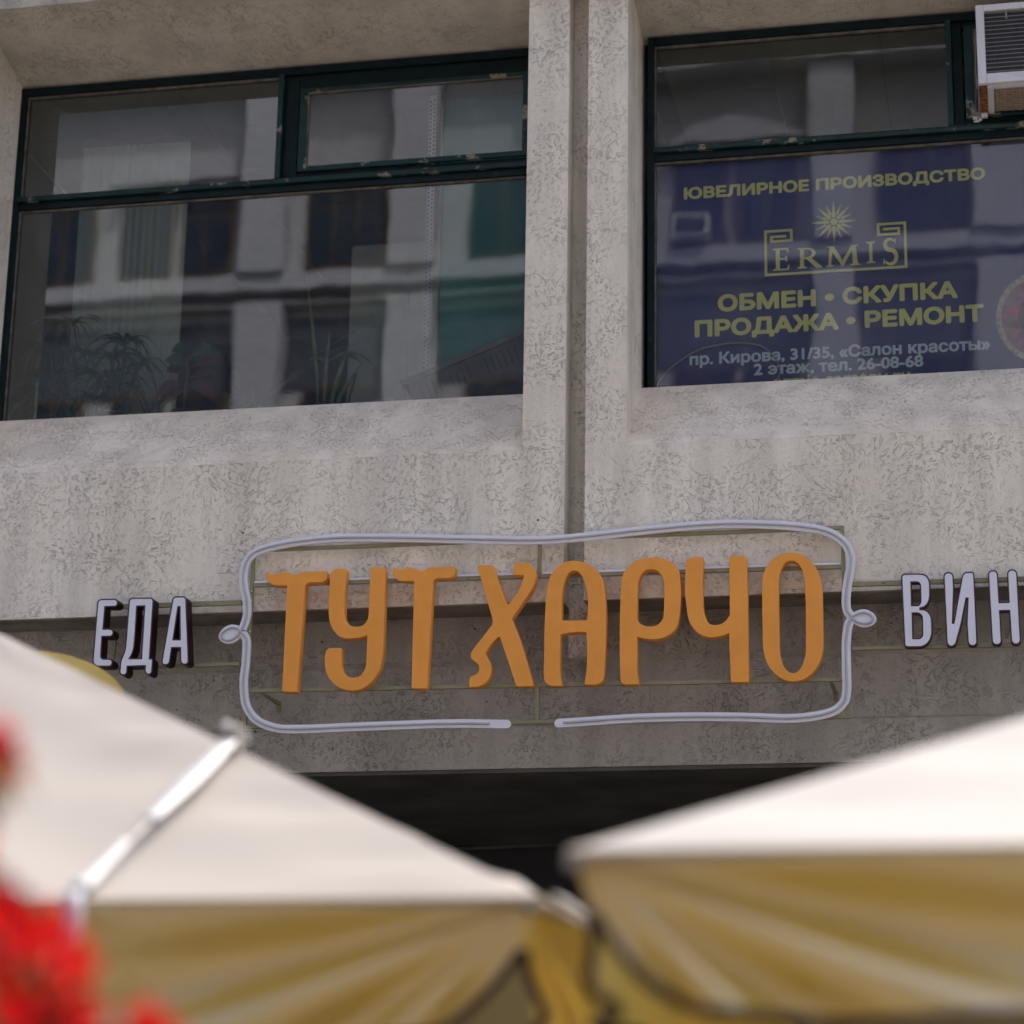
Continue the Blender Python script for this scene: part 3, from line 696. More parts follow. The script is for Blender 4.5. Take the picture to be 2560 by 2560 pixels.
# ================================================================ SIGNS
Z1, Z2, Z3 = ((640, 1380), 3.7154), ((1140, 1380), 3.7154), ((1640, 1340), 3.7154)
Z4, Z5 = ((200, 1460), 4.391), ((2220, 1380), 5.682)
Z6, Z7 = ((540, 1300), 2.415), ((1360, 1280), 2.2465)
def zp(z, x, y, Y): return at(z[0][0]+x/z[1], z[0][1]+y/z[1], Y)
LF, LB = -.105, -.048                      # front and back of the orange letters
sg = empty('main_sign', (-2.2, -.03, 3.75), 'large orange letters inside a white looped outline on an olive metal frame above the shopfront', 'sign')
OR = [
 (Z1, 'orange first letter Т of the sign', [[(95,183,6),(150,212,25),(270,178,40),(365,218,35),(430,183,30),(658,175,12),(655,283,55),(456,283,50),(380,1300,10),(242,1298,16),(287,312,3),(135,308,45),(85,230,30)]]),
 (Z1, 'orange letter У with a hooked foot', [[(842,154,20,25),(818,330,90),(818,693,110,100),(1040,693,95,110),(1062,141,18),(1198,141,25),(1192,560,200),(1160,1288,340,260),(637,1288,250,260),(637,893,100,50),(793,890,6),(790,1168,130,110),(1018,1168,110,140),(1033,776,3),(920,806,70,70),(690,800,150,200),(665,450,150,150),(700,158,60,45)]]),
 (Z1, 'orange letter Т before the gap', [[(1272,138,6),(1325,168,25),(1440,138,40),(1540,180,35),(1605,143,30),(1850,134,12),(1842,243,55),(1645,243,50),(1586,1270,10),(1443,1266,16),(1468,272,3),(1310,268,45),(1262,190,30)]]),
 (Z2, 'orange letter Х with a curled foot', [[(195,122,24),(348,120,20,30),(372,230,60),(478,500,45,20),(600,340,60),(632,216,60,2),(533,213,3),(533,98,22),(740,93,110,130),(742,290,90),(517,620,4),(600,830,60),(722,1247,18),(562,1250,22),(403,778,25),(330,850,40),(268,945,25),(338,1060,70),(290,1257,130,110),(122,1254,12),(126,1165,20),(220,1120,45),(215,1050,35),(132,985,25),(140,930,20),(350,655,40),(325,580,40)]]),
 (Z2, 'orange rounded letter А', [[(820,700,200),(813,1246,90),(985,1244,16),(965,1150,60),(963,900,80),(972,768,3),(1090,738,90),(1210,745,4),(1220,920,100),(1212,1120,60),(1190,1230,16),(1365,1240,90,90),(1392,900,300),(1392,430,200),(1335,80,300,230),(885,80,190,300),(835,400,120)],
                                        [(978,636,16),(985,176,280,100),(1215,172,110,300),(1228,560,100),(1215,636,30)]]),
 (Z2, 'orange letter Р', [[(1520,500,200),(1520,1000,80),(1530,1232,45),(1698,1230,14),(1678,1120,60),(1681,788,3),(1770,812,60,60),(2030,808,190,240),(2085,560,170,150),(2088,280,120),(2050,50,170,210),(1555,50,250,220)],
                          [(1680,500,100),(1678,692,90,120),(1925,692,120,110),(1935,400,100),(1930,160,160,110),(1690,160,110,170)]]),
 (Z3, 'orange letter Ч', [[(280,205,28,30),(440,190,20,25),(428,400,100),(440,828,200,90),(620,826,60,60),(685,738,30,3),(680,183,18),(835,183,22),(852,560,200),(862,1357,16),(695,1357,16),(680,1000,30),(680,903,3),(560,948,95,70),(330,920,150,190),(268,600,180,120),(268,400,100)]]),
 (Z3, 'orange letter О', [[(984,600,200),(1000,1352,340,280),(1552,1352,280,370),(1552,800,200),(1530,153,340,260),(990,153,260,330)],
                          [(1138,600,100),(1150,1273,240,130),(1392,1275,130,240),(1392,700,100),(1375,230,210,110),(1138,228,110,220)]]),
]
for z, lab, loops in OR:
    tag(plate('letter', [px_loop(L, z[0], z[1], LF) for L in loops], LF, LB, M['orange'], sg, bevel=.0025), lab)
def bar(name, a, b, w, y0, y1, m, parent, bevel=.0015):
    """square metal bar between two (x, z) points"""
    a, b = Vector((a[0], a[1])), Vector((b[0], b[1])); d = (b-a).normalized(); n = Vector((-d.y, d.x))*w/2
    q = [a+n, b+n, b-n, a-n]
    me = MB().add([(p.x, y0, p.y) for p in q] + [(p.x, y1, p.y) for p in q], [(0,1,2,3), (7,6,5,4), (0,4,5,1), (1,5,6,2), (2,6,7,3), (3,7,4,0)])
    return me.build(name, m, parent, bevel=bevel)
FY0, FY1 = -.046, -.026
def P2(z, x, y, Y=FY0):
    p = zp(z, x, y, Y); return (p.x, p.z)
Zs = ((0, 0), 1.0)
tl, tr_, br, bl = P2(Zs, 629, 1375), P2(Zs, 2110, 1318), P2(Zs, 2125, 1791), P2(Zs, 606, 1817)
bar('frame_bar', tl, tr_, .018, FY0, FY1, M['olive'], sg)
bar('frame_bar', bl, br, .018, FY0, FY1, M['olive'], sg)
bar('frame_bar', (bl[0]+.009, bl[1]+.0095), (tl[0]+.009, tl[1]-.0095), .018, FY0, FY1, M['olive'], sg)
bar('frame_bar', (br[0]-.009, br[1]+.0095), (tr_[0]-.009, tr_[1]-.0095), .018, FY0, FY1, M['olive'], sg)
m0, m1 = P2(Zs, 1348.5, 1348), P2(Zs, 1342, 1805)
ur0, ur1 = P2(Zs, 629, 1463), P2(Zs, 2108, 1416); lr0, lr1 = P2(Zs, 623, 1726.5), P2(Zs, 2108, 1698)
def mid(x, a, b): s = (x-a[0])/(b[0]-a[0]); return a[1]+(b[1]-a[1])*s
zu, zl = mid(m0[0], ur0, ur1), mid(m1[0], lr0, lr1)
bar('frame_bar', (m0[0], mid(m0[0], tl, tr_)-.0095), (m0[0], zu+.0095), .018, FY0, FY1, M['olive'], sg)
bar('frame_bar', (m1[0], zl-.0095), (m1[0], mid(m1[0], bl, br)+.0095), .018, FY0, FY1, M['olive'], sg)
bar('letter_rail', (tl[0]+.0185, ur0[1]), (tr_[0]-.0185, ur1[1]), .018, FY0, FY1, M['olive'], sg)
bar('letter_rail', (bl[0]+.0185, lr0[1]), (br[0]-.0185, lr1[1]), .018, FY0, FY1, M['olive'], sg)
for a, b in ((tl[0]+.02, m0[0]-.011), (m0[0]+.016, tr_[0]-.022)):
    bar('cable_tray', (a, mid(a, ur0, ur1)+.0165), (b, mid(b, ur0, ur1)+.0165), .011, FY0+.004, FY1, M['white'], sg)
for px, py in ((1169, 1444), (1787, 1426)):
    p = at(px, py, FY0); MB().sphere((p.x, FY0-.003, p.z), .008, 6, (1, .5, 1)).build('bolt', M['bolt'], sg, True)
for px, py in ((657, 1731), (2078, 1702)):
    p = at(px, py, FY1); MB().add([(p.x-.009, FY1+.001, p.z-.009), (p.x+.009, FY1+.001, p.z-.009), (p.x+.009, FY1+.001, p.z-.006), (p.x-.009, FY1+.001, p.z-.006),
             (p.x-.009, .248, p.z-.012), (p.x+.009, .248, p.z-.012), (p.x+.009, .248, p.z+.006), (p.x-.009, .248, p.z+.006)], [(0,1,2,3), (4,5,6,7), (0,1,5,4), (1,2,6,5), (2,3,7,6), (3,0,4,7)]).build('wall_bracket', M['olive'], sg)
    box('bracket_plate', M['olive'], sg, p.x-.011, p.x+.011, .238, .247, p.z-.045, p.z+.008)
    MB().sphere((p.x, .236, p.z-.034), .006, 5).build('bracket_bolt', M['bolt'], sg, True)
# white outline: a flat strip with a grey tube in its middle, and a loop at each end
BY = -.064
left = [(1755,1232),(1400,1229),(900,1246),(500,1262),(350,1252),(240,1203),(180,1115),(166,980),(178,860),(184,740),(172,700),(150,672),(166,640),(186,570),(184,480),(168,400),(166,320),(190,240),(255,185),(400,146),(600,118),(800,106),(1100,107),(1500,115),(1932,121)]
right = [(220,139),(500,108),(850,75),(1100,66),(1400,78),(1580,107),(1680,165),(1720,235),(1722,300),(1705,400),(1696,490),(1702,550),(1726,594),(1708,640),(1697,740),(1699,900),(1700,1000),(1680,1072),(1600,1128),(1400,1158),(1100,1151),(800,1150),(500,1158),(200,1178),(82,1186)]
path = [P2(Z6, x, y, BY) for x, y in left] + [P2(Z7, x, y, BY) for x, y in right]
path = smooth_path([Vector(p) for p in path], 8)
def capsule(pts, w):
    L = []; Rr = []
    for i, p in enumerate(pts):
        tt = (pts[min(i+1, len(pts)-1)]-pts[max(i-1, 0)]).normalized(); n = Vector((-tt.y, tt.x)); L.append(p+n*w/2); Rr.append(p-n*w/2)
    def cap(p, d):
        a0 = math.atan2(d.y, d.x)-math.pi/2; return [p+Vector((math.cos(a0+math.pi*k/8), math.sin(a0+math.pi*k/8)))*w/2 for k in range(1, 8)]
    e = (pts[-1]-pts[-2]).normalized(); s = (pts[0]-pts[1]).normalized()
    return L, Rr, cap(pts[-1], e), cap(pts[0], s)
def ribbon_mesh(name, pts, w, y0, y1, m, parent, label=None):
    L, Rr, ce, cs = capsule(pts, w); mb = MB(); n = len(pts)
    vs = [(p.x, y0, p.y) for p in L]+[(p.x, y0, p.y) for p in Rr]+[(p.x, y1, p.y) for p in L]+[(p.x, y1, p.y) for p in Rr]
    fs = []
    for i in range(n-1): fs += [(i, i+1, n+i+1, n+i), (2*n+i, 3*n+i, 3*n+i+1, 2*n+i+1), (i, 2*n+i, 2*n+i+1, i+1), (n+i, n+i+1, 3*n+i+1, 3*n+i)]
    mb.add(vs, fs)
    for c, A, Bq in ((ce[::-1], L[-1], Rr[-1]), (cs[::-1], Rr[0], L[0])):
        ring = [A]+c+[Bq]; k = len(ring)
        mb.add([(p.x, y0, p.y) for p in ring]+[(p.x, y1, p.y) for p in ring], [tuple(range(k)), tuple(range(2*k-1, k-1, -1))]+[(i, i+1, k+i+1, k+i) for i in range(k-1)])
    return tag(mb.build(name, m, parent), label)
gap = len(smooth_path([Vector((0, 0))]*len(left), 8))
ribbon_mesh('outline_strip', path, .0415, BY, BY+.016, M['white'], sg)
MB().tube([(p.x, BY-.004, p.y) for p in path[3:-3]], .0060, 8).build('outline_tube', M['tube'], sg, True)
lip = capsule(path, .0415)
for z, pts in ((Z6, [(150,674),(128,655),(90,652),(52,672),(36,700),(50,722),(88,727),(122,708),(148,678)]), (Z7, [(1724,593),(1760,574),(1800,566),(1838,582),(1846,608),(1822,626),(1785,626),(1750,612),(1726,595)])):
    lp = smooth_path([Vector(P2(z, x, y, BY+.005)) for x, y in pts], 7); c = sum(lp, Vector((0, 0)))/len(lp)
    out = [c+(p-c)*1.0+(p-c).normalized()*.0165 for p in lp[2:-2]]
    plate('outline_loop', [out], BY+.003, BY+.017, M['white'], sg)
    MB().tube([(p.x, BY-.002, p.y) for p in lp], .0062, 8).build('loop_tube', M['tube'], sg, True)

def word(name, label, z, letters, yf, yb, rails, bolts, off):
    t = empty(name, tuple(at(*rails[0][0], FY0)), label, 'sign')
    for lab, loops in letters:
        zz = z
        body = [px_loop(L, zz[0], zz[1], yf, off if i == 0 else -off) for i, L in enumerate(loops)]
        o = tag(plate('letter', body, yf+.002, yb, M['maroon'], t), lab)
        plate('letter_rim', body, yf-.001, yf+.0015, M['maroonrim'], o)
        plate('letter_face', [px_loop(L, zz[0], zz[1], yf-.004) for L in loops], yf-.004, yf-.0012, M['face'], o)
    for (a, b, w) in rails:
        pa, pb = at(*a, FY0), at(*b, FY0); bar('rail', (pa.x, pa.z), (pb.x, pb.z), w, FY0, FY1, M['olive'], t)
    for px, py in bolts:
        p = at(px, py, FY0); MB().sphere((p.x, FY0-.003, p.z), .007, 6, (1, .5, 1)).build('bolt', M['bolt'], t, True)
    return t
word('word_sign', 'white three letter word with dark maroon sides left of the orange sign', Z4, [
  ('white letter Е with maroon sides', [[(205,178,28,40),(403,175,28),(403,237,28),(265,240,3),(243,503,3),(355,503,30),(352,567,30),(232,567,3),(216,832,45,40),(345,832,28),(342,895,28),(146,893,55)]]),
  ('white letter Д with maroon sides', [[(550,165,30),(795,163,24),(752,830,3),(788,830,3),(776,985,27),(722,980,27),(724,888,3),(510,895,3),(503,990,28),(443,988,28),(455,850,25),(505,730,50),(520,560,80)], [(615,235,3),(718,232,3),(682,828,3),(525,828,5),(575,740,40),(592,600,80)]]),
  ('white letter А with maroon sides', [[(1030,150,24),(1152,148,24),(1181,875,33),(1112,872,33),(1110,690,3),(998,690,3),(970,880,33),(902,878,33)], [(1068,242,3),(1105,240,3),(1108,620,3),(1010,620,3)]]),
  ], -.125, -.048, [((252, 1519), (603, 1507), .018), ((252, 1513), (603, 1501.5), .006), ((262, 1670.5), (599, 1659), .016)], [(518, 1509)], 15)
word('word_sign', 'white word with maroon sides right of the orange sign, running out of the picture', Z5, [
  ('white letter В with maroon sides', [[(203,328,38),(450,322,60),(580,345,110,120),(585,775,170,120),(445,783,3),(445,830,3),(602,830,110,150),(612,1050,60),(612,1333,200,170),(248,1338,35)], [(315,415,3),(470,415,60,70),(478,772,90,60),(325,772,3)], [(333,855,3),(495,855,90,80),(505,1240,80,70),(343,1240,3)]]),
  ('white letter И with maroon sides', [[(803,306,50),(912,304,50),(922,520,30),(905,1020,3),(945,1020,3),(1075,300,60,50),(1207,298,30),(1255,1318,50),(1150,1320,50),(1132,1010,20),(1147,645,3),(1100,645,3),(1030,1010,40),(945,1328,50),(850,1328,50)]]),
  ('white letter Н with maroon sides', [[(1436,278,50),(1542,276,50),(1568,730,3),(1730,725,3),(1708,268,50),(1817,264,50),(1872,1294,50),(1766,1297,50),(1737,820,3),(1575,822,3),(1602,1304,50),(1493,1306,50)]]),
  ('white letter О with maroon sides, cut off at the edge', [[(2010,260,110),(2290,252,110),(2350,1270,110),(2060,1285,110)], [(2110,370,40),(2185,365,40),(2240,1165,40),(2160,1172,40)]]),
  ], -.085, -.048, [((2130, 1461), (2680, 1444), .018), ((2130, 1455.5), (2680, 1438.5), .005), ((2130, 1621), (2680, 1609), .016)], [(2209, 1456)], 20)
for px, py, r_ in ((629, 1478, .004), (626, 1579, .004), (630, 1502, .003)):
    p = at(px, py, FY0); MB().sphere((p.x, FY0-.004, p.z), r_, 5).build('cable_clip', M['white'], sg, True)
w0, w1, w2 = at(291, 1600, -.03), at(289, 1625, -.02), at(285, 1650, -.03)
tag(MB().tube([w0, w1, w2], .0022, 6).build('sign_wire', M['maroon'], None, True), 'thin dark wire hanging between the white letters Е and Д', 'wire')
w0, w1 = at(130, 1583, .245), at(262, 1573, .245)
tag(MB().tube([w0, w1], .004, 6).build('wall_cable', M['cable'], None, True), 'thin grey cable running along the shaded wall behind the white letter Е', 'cable')
# drill holes and a nail in the wall
for px, py, y in ((805,1605,.25),(1187,1572,.25),(1217,1755,.278),(2155,1725,.278),(2298,1791,.278),(2326,1791,.278),(442,1775,.278),(610,1829,.262),(637,1829,.262),(607,1332,0),(1345,1300,0)):
    p = at(px, py, y); me = MB().sphere((p.x, y, p.z), .0055, 6, (1, .35, 1)).build('drill_hole', M['hole'], B, True)

# ================================================================ PARASOLS
def parasol(name, label, cx, cy, hem, half, rise, mat, seed=0):
    U = empty(name, (cx, cy, 0), label, 'umbrella', 'square cream market umbrellas in front of the sign')
    cn = [Vector((cx-half, cy-half, hem)), Vector((cx+half, cy-half, hem)), Vector((cx+half, cy+half, hem)), Vector((cx-half, cy+half, hem))]
    ap = Vector((cx, cy, hem+rise)); NR, NCc = 26, 72
    rnd = random.Random(seed)
    for k in range(4):
        A, Bc = cn[k], cn[(k+1) % 4]; vs = []; fs = []
        inw = (Vector((cx, cy, hem))-(A+Bc)/2).normalized(); L = (Bc-A).length
        for i in range(NR+1):
            v = i/NR
            for j in range(NCc+1):
                u = j/NCc; P = A.lerp(ap, v).lerp(Bc.lerp(ap, v), u)
                e = min(u, 1-u)*2
                sag = .055*math.sin(math.pi*v)*math.sin(math.pi*u)**.8
                wr = .006*math.sin(u*L*5+v*9+k)*math.sin(v*7+u*L*2.1)+.004*noise.noise(P*3.1)*6*.5
                puck = wr*min(1, e*6)*min(1, v*12) + .022*math.sin(v*46)*math.exp(-((e*L/2)/.32)**2)*(1-v)*min(1, e*14)
                P = P - Vector((0, 0, sag)) + Vector((0, 0, puck))
                vs.append(P)
        for i in range(NR):
            for j in range(NCc):
                a = i*(NCc+1)+j; fs.append((a, a+1, a+NCc+2, a+NCc+1))
        MB().add(vs, fs).build('canopy_panel', mat, U, True)
        for uu in (1/3, 2/3):
            MB().tube([A.lerp(ap, v/30).lerp(Bc.lerp(ap, v/30), uu)+Vector((0, 0, .003-.055*math.sin(math.pi*v/30)*math.sin(math.pi*uu)**.8)) for v in range(29)], .0035, 5).build('seam', M['hem'], U, True)
        # valance: short at the corners, folds that radiate from them
        d = (Bc-A).normalized(); nrm = -inw; vs = []; fs = []; nu, nv = 220, 14; edge = []
        for j in range(nu+1):
            s = j/nu; s = .5-.5*math.cos(math.pi*s) if True else s
            x = s*L; e = min(x, L-x)
            h = .085+.150*(1-math.exp(-e/.075)) - .022*(1-math.cos(max(0, e-.3)*4.2))*.5
            for i in range(nv+1):
                q = i/nv*h; th = math.atan2(q, max(e, .012)+.02)
                am = min(.034, .085*math.hypot(e, q))
                off = am*math.sin(th*17+1.2) + .008*math.sin(e*9+k)*(q/h) + .010*(q/h)
                off *= min(1, e/.10)
                sh = .34*q*math.exp(-e/.12)*(1 if x < L/2 else -1)
                P = A + d*(x+sh) + nrm*(off-.026) - Vector((0, 0, q))
                vs.append(P)
            edge.append(vs[-1])
        for j in range(nu):
            for i in range(nv):
                a = j*(nv+1)+i; fs.append((a, a+1, a+nv+2, a+nv+1))
        hb = [A+d*(L*j/60) for j in range(61)]
        MB().add([p+nrm*o_-Vector((0, 0, z_)) for p in hb for o_, z_ in ((-.006, -.004), (.008, .001), (.009, .008), (-.010, .016))], [(j*4+i, j*4+i+1, j*4+5+i, j*4+4+i) for j in range(60) for i in range(3)]).build('hem_band', M['hem'], U, True)
        vo = MB().add(vs, fs).build('valance', M['valance'], U, True)
        MB().tube(edge, .009, 6).build('piping', M['piping'], vo, True)
        MB().tube([A+Vector((0, 0, -.02)), ap+Vector((0, 0, -.05))], .012, 6).build('rib', M['pole'], U, True)
    MB().tube([(cx, cy, .06), (cx, cy, hem+rise+.04)], .026, 12).build('pole', M['pole'], U, True)
    MB().sphere((cx, cy, hem+rise+.06), .04, 8).build('finial', M['pole'], U, True)
    box('base', M['paving'], U, cx-.35, cx+.35, cy-.35, cy+.35, 0, .06, .01)
    return U, cn, ap
K = 2560/1932
cL = atz(1012*K, 1690*K, 2.06); cRt = atz(1074*K, 1603*K, 2.06)
H = 2.0
UL, cnL, apL = parasol('market_umbrella', 'cream market umbrella on the left with a white strap over its canopy', cL.x-H, cL.y+H, 2.06, H, 1.01, M['canvas'], 1)
UR, cnR, apR = parasol('market_umbrella', 'white market umbrella on the right, its near corner beside the dark gap', cRt.x+H, cRt.y+H, 2.06, H, .93, M['canvas2'], 2)
# strap over the left canopy: from the hip to the front hem, then hanging
a = cnL[1].lerp(apL, .40); bq = Vector((at(158*K, 1690*K, cL.y).x, cL.y, 2.06))
st = empty('tie_strap', tuple(a), 'glossy white strap tied over the left cream umbrella canopy', 'strap')
def on_canopy(s):
    P = a.lerp(bq, s); dd = min(max((P.y-cL.y)/H, 0), 1); z = 2.06+dd*1.01
    return Vector((P.x, P.y, z))
seg1 = [on_canopy(i/14*.60) + Vector((0, -.02, .016)) for i in range(15)]
seg2 = [on_canopy(.60+i/8*.12) + Vector((0, -.02, .014)) for i in range(9)]
seg3 = [on_canopy(.72+i/8*.28) + Vector((0, -.022, .016)) for i in range(9)]
def strapmesh(pts, ws):
    mb = MB(); vs = []; n = len(pts)
    for i, p in enumerate(pts):
        tt = (pts[min(i+1, n-1)]-pts[max(i-1, 0)]).normalized(); s = tt.cross(Vector((0, -.6, .8))).normalized()
        w = ws[i]; u = s.cross(tt)*.003
        vs += [p-s*w-u, p+s*w-u, p+s*w+u, p-s*w+u]
    fs = [(i*4+k, i*4+(k+1) % 4, i*4+4+(k+1) % 4, i*4+4+k) for i in range(n-1) for k in range(4)]+[(0,1,2,3), tuple(4*n-4+k for k in (3,2,1,0))]
    return mb.add(vs, fs)
strapmesh(seg1, [.007+.018*math.sin(math.pi*min(1, .12+i/14*.85))**.7 for i in range(15)]).build('strap_band', M['strap'], st, True)
strapmesh(seg2, [.008]*9).build('strap_cord', M['pole'], st, True)
strapmesh(seg3, [.008+.010*i/8 for i in range(9)]).build('strap_band', M['strap'], st, True)
hang = [bq+Vector((.006*math.sin(i*.8)+.003*i, -.055-.006*i, .006-i*.020)) for i in range(12)]
strapmesh(hang, [.017]*12).build('strap_tail', simple('grey_strap_tail', (.34, .37, .42), .5), st, True)
mb = MB(); rnd = random.Random(3)
for i in range(7): mb.sphere(a+Vector((rnd.uniform(-.03, .03), rnd.uniform(-.03, .03), rnd.uniform(-.005, .045))), rnd.uniform(.010, .018), 6, (1, 1, .7))
mb.build('knot', M['canvas2'], st, True)
# pale strip added along the side hem for the grazing sunlit canopy face
c2 = cnL[1]
hs = [c2+Vector((.020, .05+i*.09, .006-.004*math.sin(math.pi*i/8))) for i in range(9)]
tag(MB().tube(hs, [.004]+[.008]*7+[.004], 8).build('sunlit_hem_strip', M['strap'], None, True), 'short white strip added along the side hem of the left umbrella for its sunlit canopy face', 'fabric roll')
# golden parasol farther back, only its crown shows above the cream canopy
g = at(70*K, 1262*K, -2.9)
gp = empty('golden_parasol', (g.x, g.y, 0), 'golden yellow domed parasol peeking over the left cream umbrella', 'umbrella')
prof = [(.34*math.sin(a_), g.z-.13+.185*math.cos(a_)) for a_ in [i*math.pi/2/12 for i in range(13)]]
MB().lathe([(max(r_, .001), z) for r_, z in prof], (g.x, g.y, 0), 40).build('canopy', M['gold'], gp, True)
MB().tube([(g.x, g.y, .05), (g.x, g.y, g.z)], .02, 10).build('pole', M['pole'], gp, True)
MB().lathe([(.001, .05), (.25, .05), (.28, 0)], (g.x, g.y, 0)).build('base', M['paving'], gp)

# ================================================================ FLOWERS
fc = CAM + (CF + CR*((70*K-1280)/FPX) - CU*((1760*K-1280)/FPX))*2.25
fl = empty('red_petunias', (fc.x-.12, fc.y, 0), 'planter of red petunias close to the camera at the lower left', 'flowers')
MB().tube([(fc.x-.12, fc.y, 0), (fc.x-.12, fc.y, fc.z-.42)], .03, 10).build('post', M['pole'], fl, True)
MB().lathe([(.001, 0), (.12, 0), (.18, .22), (.19, .22), (.19, .19), (.17, .19), (.001, .19)], (fc.x-.12, fc.y, fc.z-.42), 28).build('pot', M['terracotta'], fl, True)
rnd = random.Random(11)
def fpt(px, py, D): return CAM + (CF + CR*((px*K-1280)/FPX) - CU*((py*K-1280)/FPX))*D
heads = [(2, 1425, 2.2), (-18, 1500, 2.25), (-45, 1590, 2.2), (-12, 1672, 2.2), (30, 1712, 2.3), (-10, 1730, 2.15), (30, 1770, 2.2), (75, 1800, 2.25), (135, 1790, 2.3), (0, 1830, 2.2), (60, 1860, 2.2), (112, 1850, 2.2), (140, 1880, 2.3), (20, 1910, 2.1), (90, 1925, 2.2), (130, 1940, 2.2), (282, 1945, 2.2), (-40, 1650, 2.3), (-50, 1800, 2.3), (50, 1960, 2.2), (-5, 1395, 2.25), (8, 1450, 2.2), (150, 1830, 2.25), (100, 1745, 2.3), (-15, 1780, 2.2), (95, 1890, 2.2), (10, 1870, 2.15), (165, 1920, 2.2), (268, 1925, 2.25), (300, 1955, 2.2), (45, 1820, 2.3), (170, 1985, 2.25), (230, 2000, 2.3)]
for px, py, D in heads:
    c = fpt(px, py, D); f = (CAM-c).normalized(); f = (f+Vector((rnd.uniform(-.6, .6), rnd.uniform(-.2, .2), rnd.uniform(-.1, .8)))).normalized()
    s = f.cross(Vector((0, 0, 1))).normalized(); u = s.cross(f); r0 = rnd.uniform(.016, .022); ph = rnd.uniform(0, 6)
    vs = [c-f*.022]; n = 40
    for q_, dp in ((.25, -.012), (.6, -.003), (1, .004)):
        for i in range(n):
            an = 2*math.pi*i/n; rr = r0*q_*(1+(.42*abs(math.cos(2.5*an))-.28)*q_+.04*math.sin(an*9)*q_); vs.append(c+(s*math.cos(an+ph)+u*math.sin(an+ph))*rr+f*(dp+.004*math.sin(an*5)*q_))
    fs = [(0, 1+i, 1+(i+1) % n) for i in range(n)]+[(1+l*n+i, 1+l*n+(i+1) % n, 1+(l+1)*n+(i+1) % n, 1+(l+1)*n+i) for l in range(2) for i in range(n)]
    bo = MB().add(vs, fs).build('blossom', M[rnd.choice(('petal', 'petal', 'petal2', 'petal3', 'petal2'))], fl, True)
    MB().sphere(c-f*.010, .004, 5).build('throat', M['petald'], bo, True)
    base = Vector((fc.x-.12, fc.y, fc.z-.21))
    MB().tube([base+Vector((rnd.uniform(-.08, .08), rnd.uniform(-.08, .08), 0)), (base+c)/2+Vector((0, .03, .02)), c-f*.02], .0025, 5).build('stem', M['fleaf'], fl, True)
for k in range(44):
    px, py = rnd.choice(heads)[:2]; c = fpt(px-25+rnd.uniform(-25, 18), py+rnd.uniform(10, 60), rnd.choice((2.3,)*14 + (2.35, 2.16)))
    az = rnd.uniform(0, 6.28); L = rnd.uniform(.03, .05)
    MB().strip([c+Vector((math.cos(az)*L*i/5, math.sin(az)*L*i/5, .02*math.sin(math.pi*i/5))) for i in range(6)], [.002, .009, .013, .012, .007, .001], (-math.sin(az), math.cos(az), .3), .2).build('leaf', M['fleaf'], fl, True)

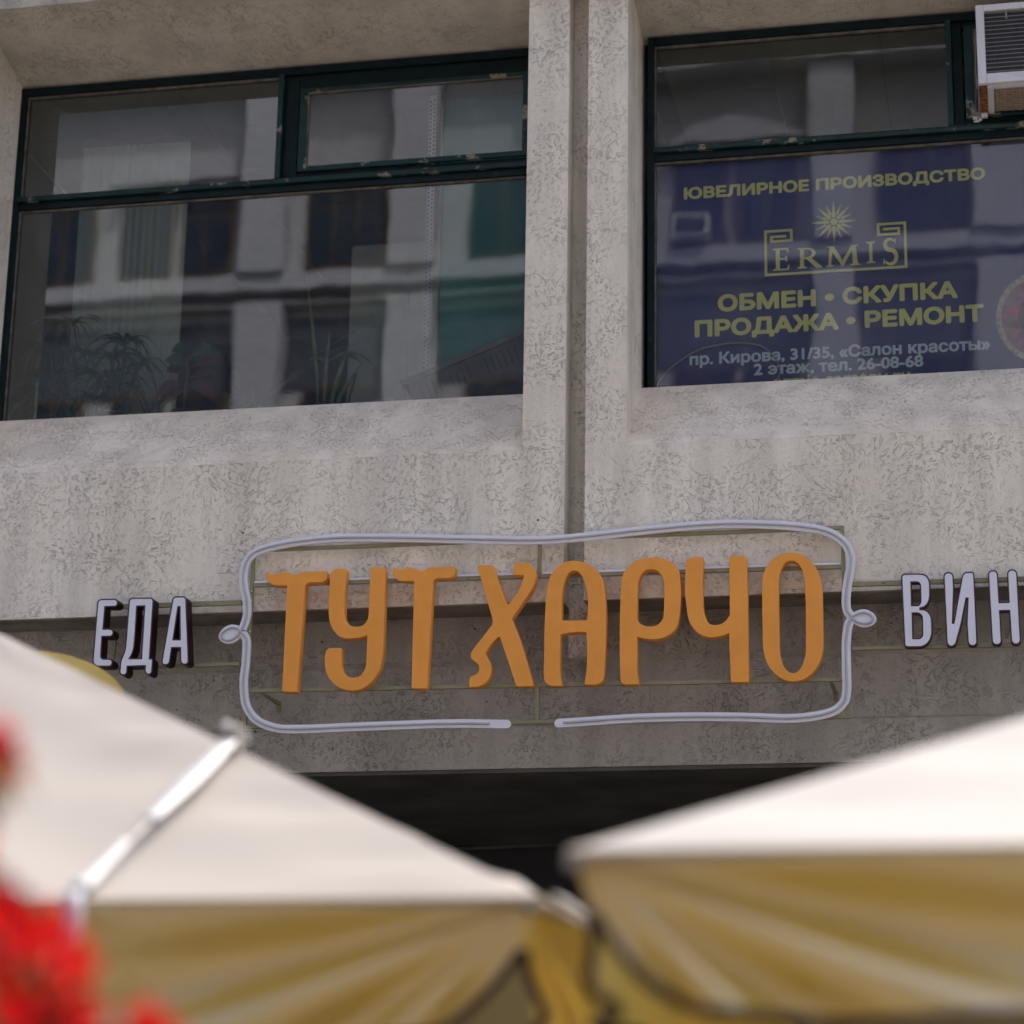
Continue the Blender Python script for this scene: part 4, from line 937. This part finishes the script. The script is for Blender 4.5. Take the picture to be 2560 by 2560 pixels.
# ================================================================ HOUSES ACROSS THE STREET (seen mirrored in the window glass)
OY = -24.0
def house(name, label, x0, x1, top, wallm, trimm, mods, teal=False):
    h = empty(name, ((x0+x1)/2, OY, 0), label, 'building')
    box('wall', wallm, h, x0, x1, OY-8, OY, 0, top)
    box('cornice', trimm, h, x0-.1, x1+.1, OY+.002, OY+.55, top-.5, top-.1); box('roof', M['hdark'], h, x0-.3, x1+.3, OY-8.2, OY+.7, top, top+.25)
    for zb in (15.9, 12.2, 8.5, 4.6):
        if zb > top-1: continue
        box('cornice', trimm, h, x0, x1, OY+.002, OY+.34, zb+.18, zb+.46)
        box('cornice_band', trimm, h, x0, x1, OY+.002, OY+.22, zb-.05, zb+.0)
        box('dark_band', M['hdark'], h, x0, x1, OY+.002, OY+.05, zb-1.5, zb-.25)
    for zf in (16.48, 12.75, 9.05, 5.2, 1.0):
        if zf+1.7 > top: continue
        for m_ in mods:
            for a, b in ((m_-1.0, m_-.06), (m_+.08, m_+1.0), (m_+2.35, m_+3.72), (m_+5.2, m_+6.3), (m_+7.0, m_+8.1)):
                if a < x0+.2 or b > x1-.2: continue
                w = box('window', M['hframe'], h, a, b, OY+.052, OY+.11, zf, zf+1.62)
                n = 3 if b-a > 1.2 else 2; pw = (b-a-.06)/n
                for i in range(n): box('pane', M['hteal'] if teal else M['hglass'], w, a+.05+i*pw, a+.01+(i+1)*pw, OY+.112, OY+.122, zf+.06, zf+1.1); 
                for i in range(n): box('pane', M['hglass'], w, a+.05+i*pw, a+.01+(i+1)*pw, OY+.112, OY+.122, zf+1.15, zf+1.56)
            # pediment over the window pair
            if m_-1.2 > x0 and zf > 16: MB().add([(m_-1.25, OY+.125, zf+1.72), (m_+1.25, OY+.125, zf+1.72), (m_, OY+.125, zf+2.2), (m_-1.25, OY+.35, zf+1.72), (m_+1.25, OY+.35, zf+1.72), (m_, OY+.35, zf+2.2)], [(0,2,1), (3,4,5), (0,1,4,3), (1,2,5,4), (2,0,3,5)]).build('pediment', trimm, h)
    for m_ in mods:
        for a, b in ((m_+1.25, m_+1.98), (m_+3.86, m_+4.65)):
            if a < x0 or b > x1: continue
            for q0, q1 in ((0, 4.54), (5.07, 8.44), (8.97, 12.14), (12.67, 15.84), (16.37, top-.52)):
                if q1 > q0: box('pilaster', trimm, h, a, b, OY+.055, OY+.42, q0, q1)
    return h
house('classical_house', 'pale classical apartment house across the street with pediments and pilasters', -34, -7.1, 20.6, M['hwall'], M['htrim'], (-32.9, -23.3, -13.7))
house('classical_house', 'cream apartment house across the street facing the poster window', -7.0, 24, 20.0, M['hwall2'], M['htrim'], (-4.1, 5.5, 15.1))
acx = empty('far_air_conditioner', (-4.75, OY+.3, 16.6), 'white air conditioner under a window of the cream house across the street', 'air conditioner')
box('housing', M['acw'], acx, -5.05, -4.45, OY+.13, OY+.5, 16.5, 16.85); box('grille', M['acd'], acx, -5.0, -4.5, OY+.501, OY+.51, 16.54, 16.81)
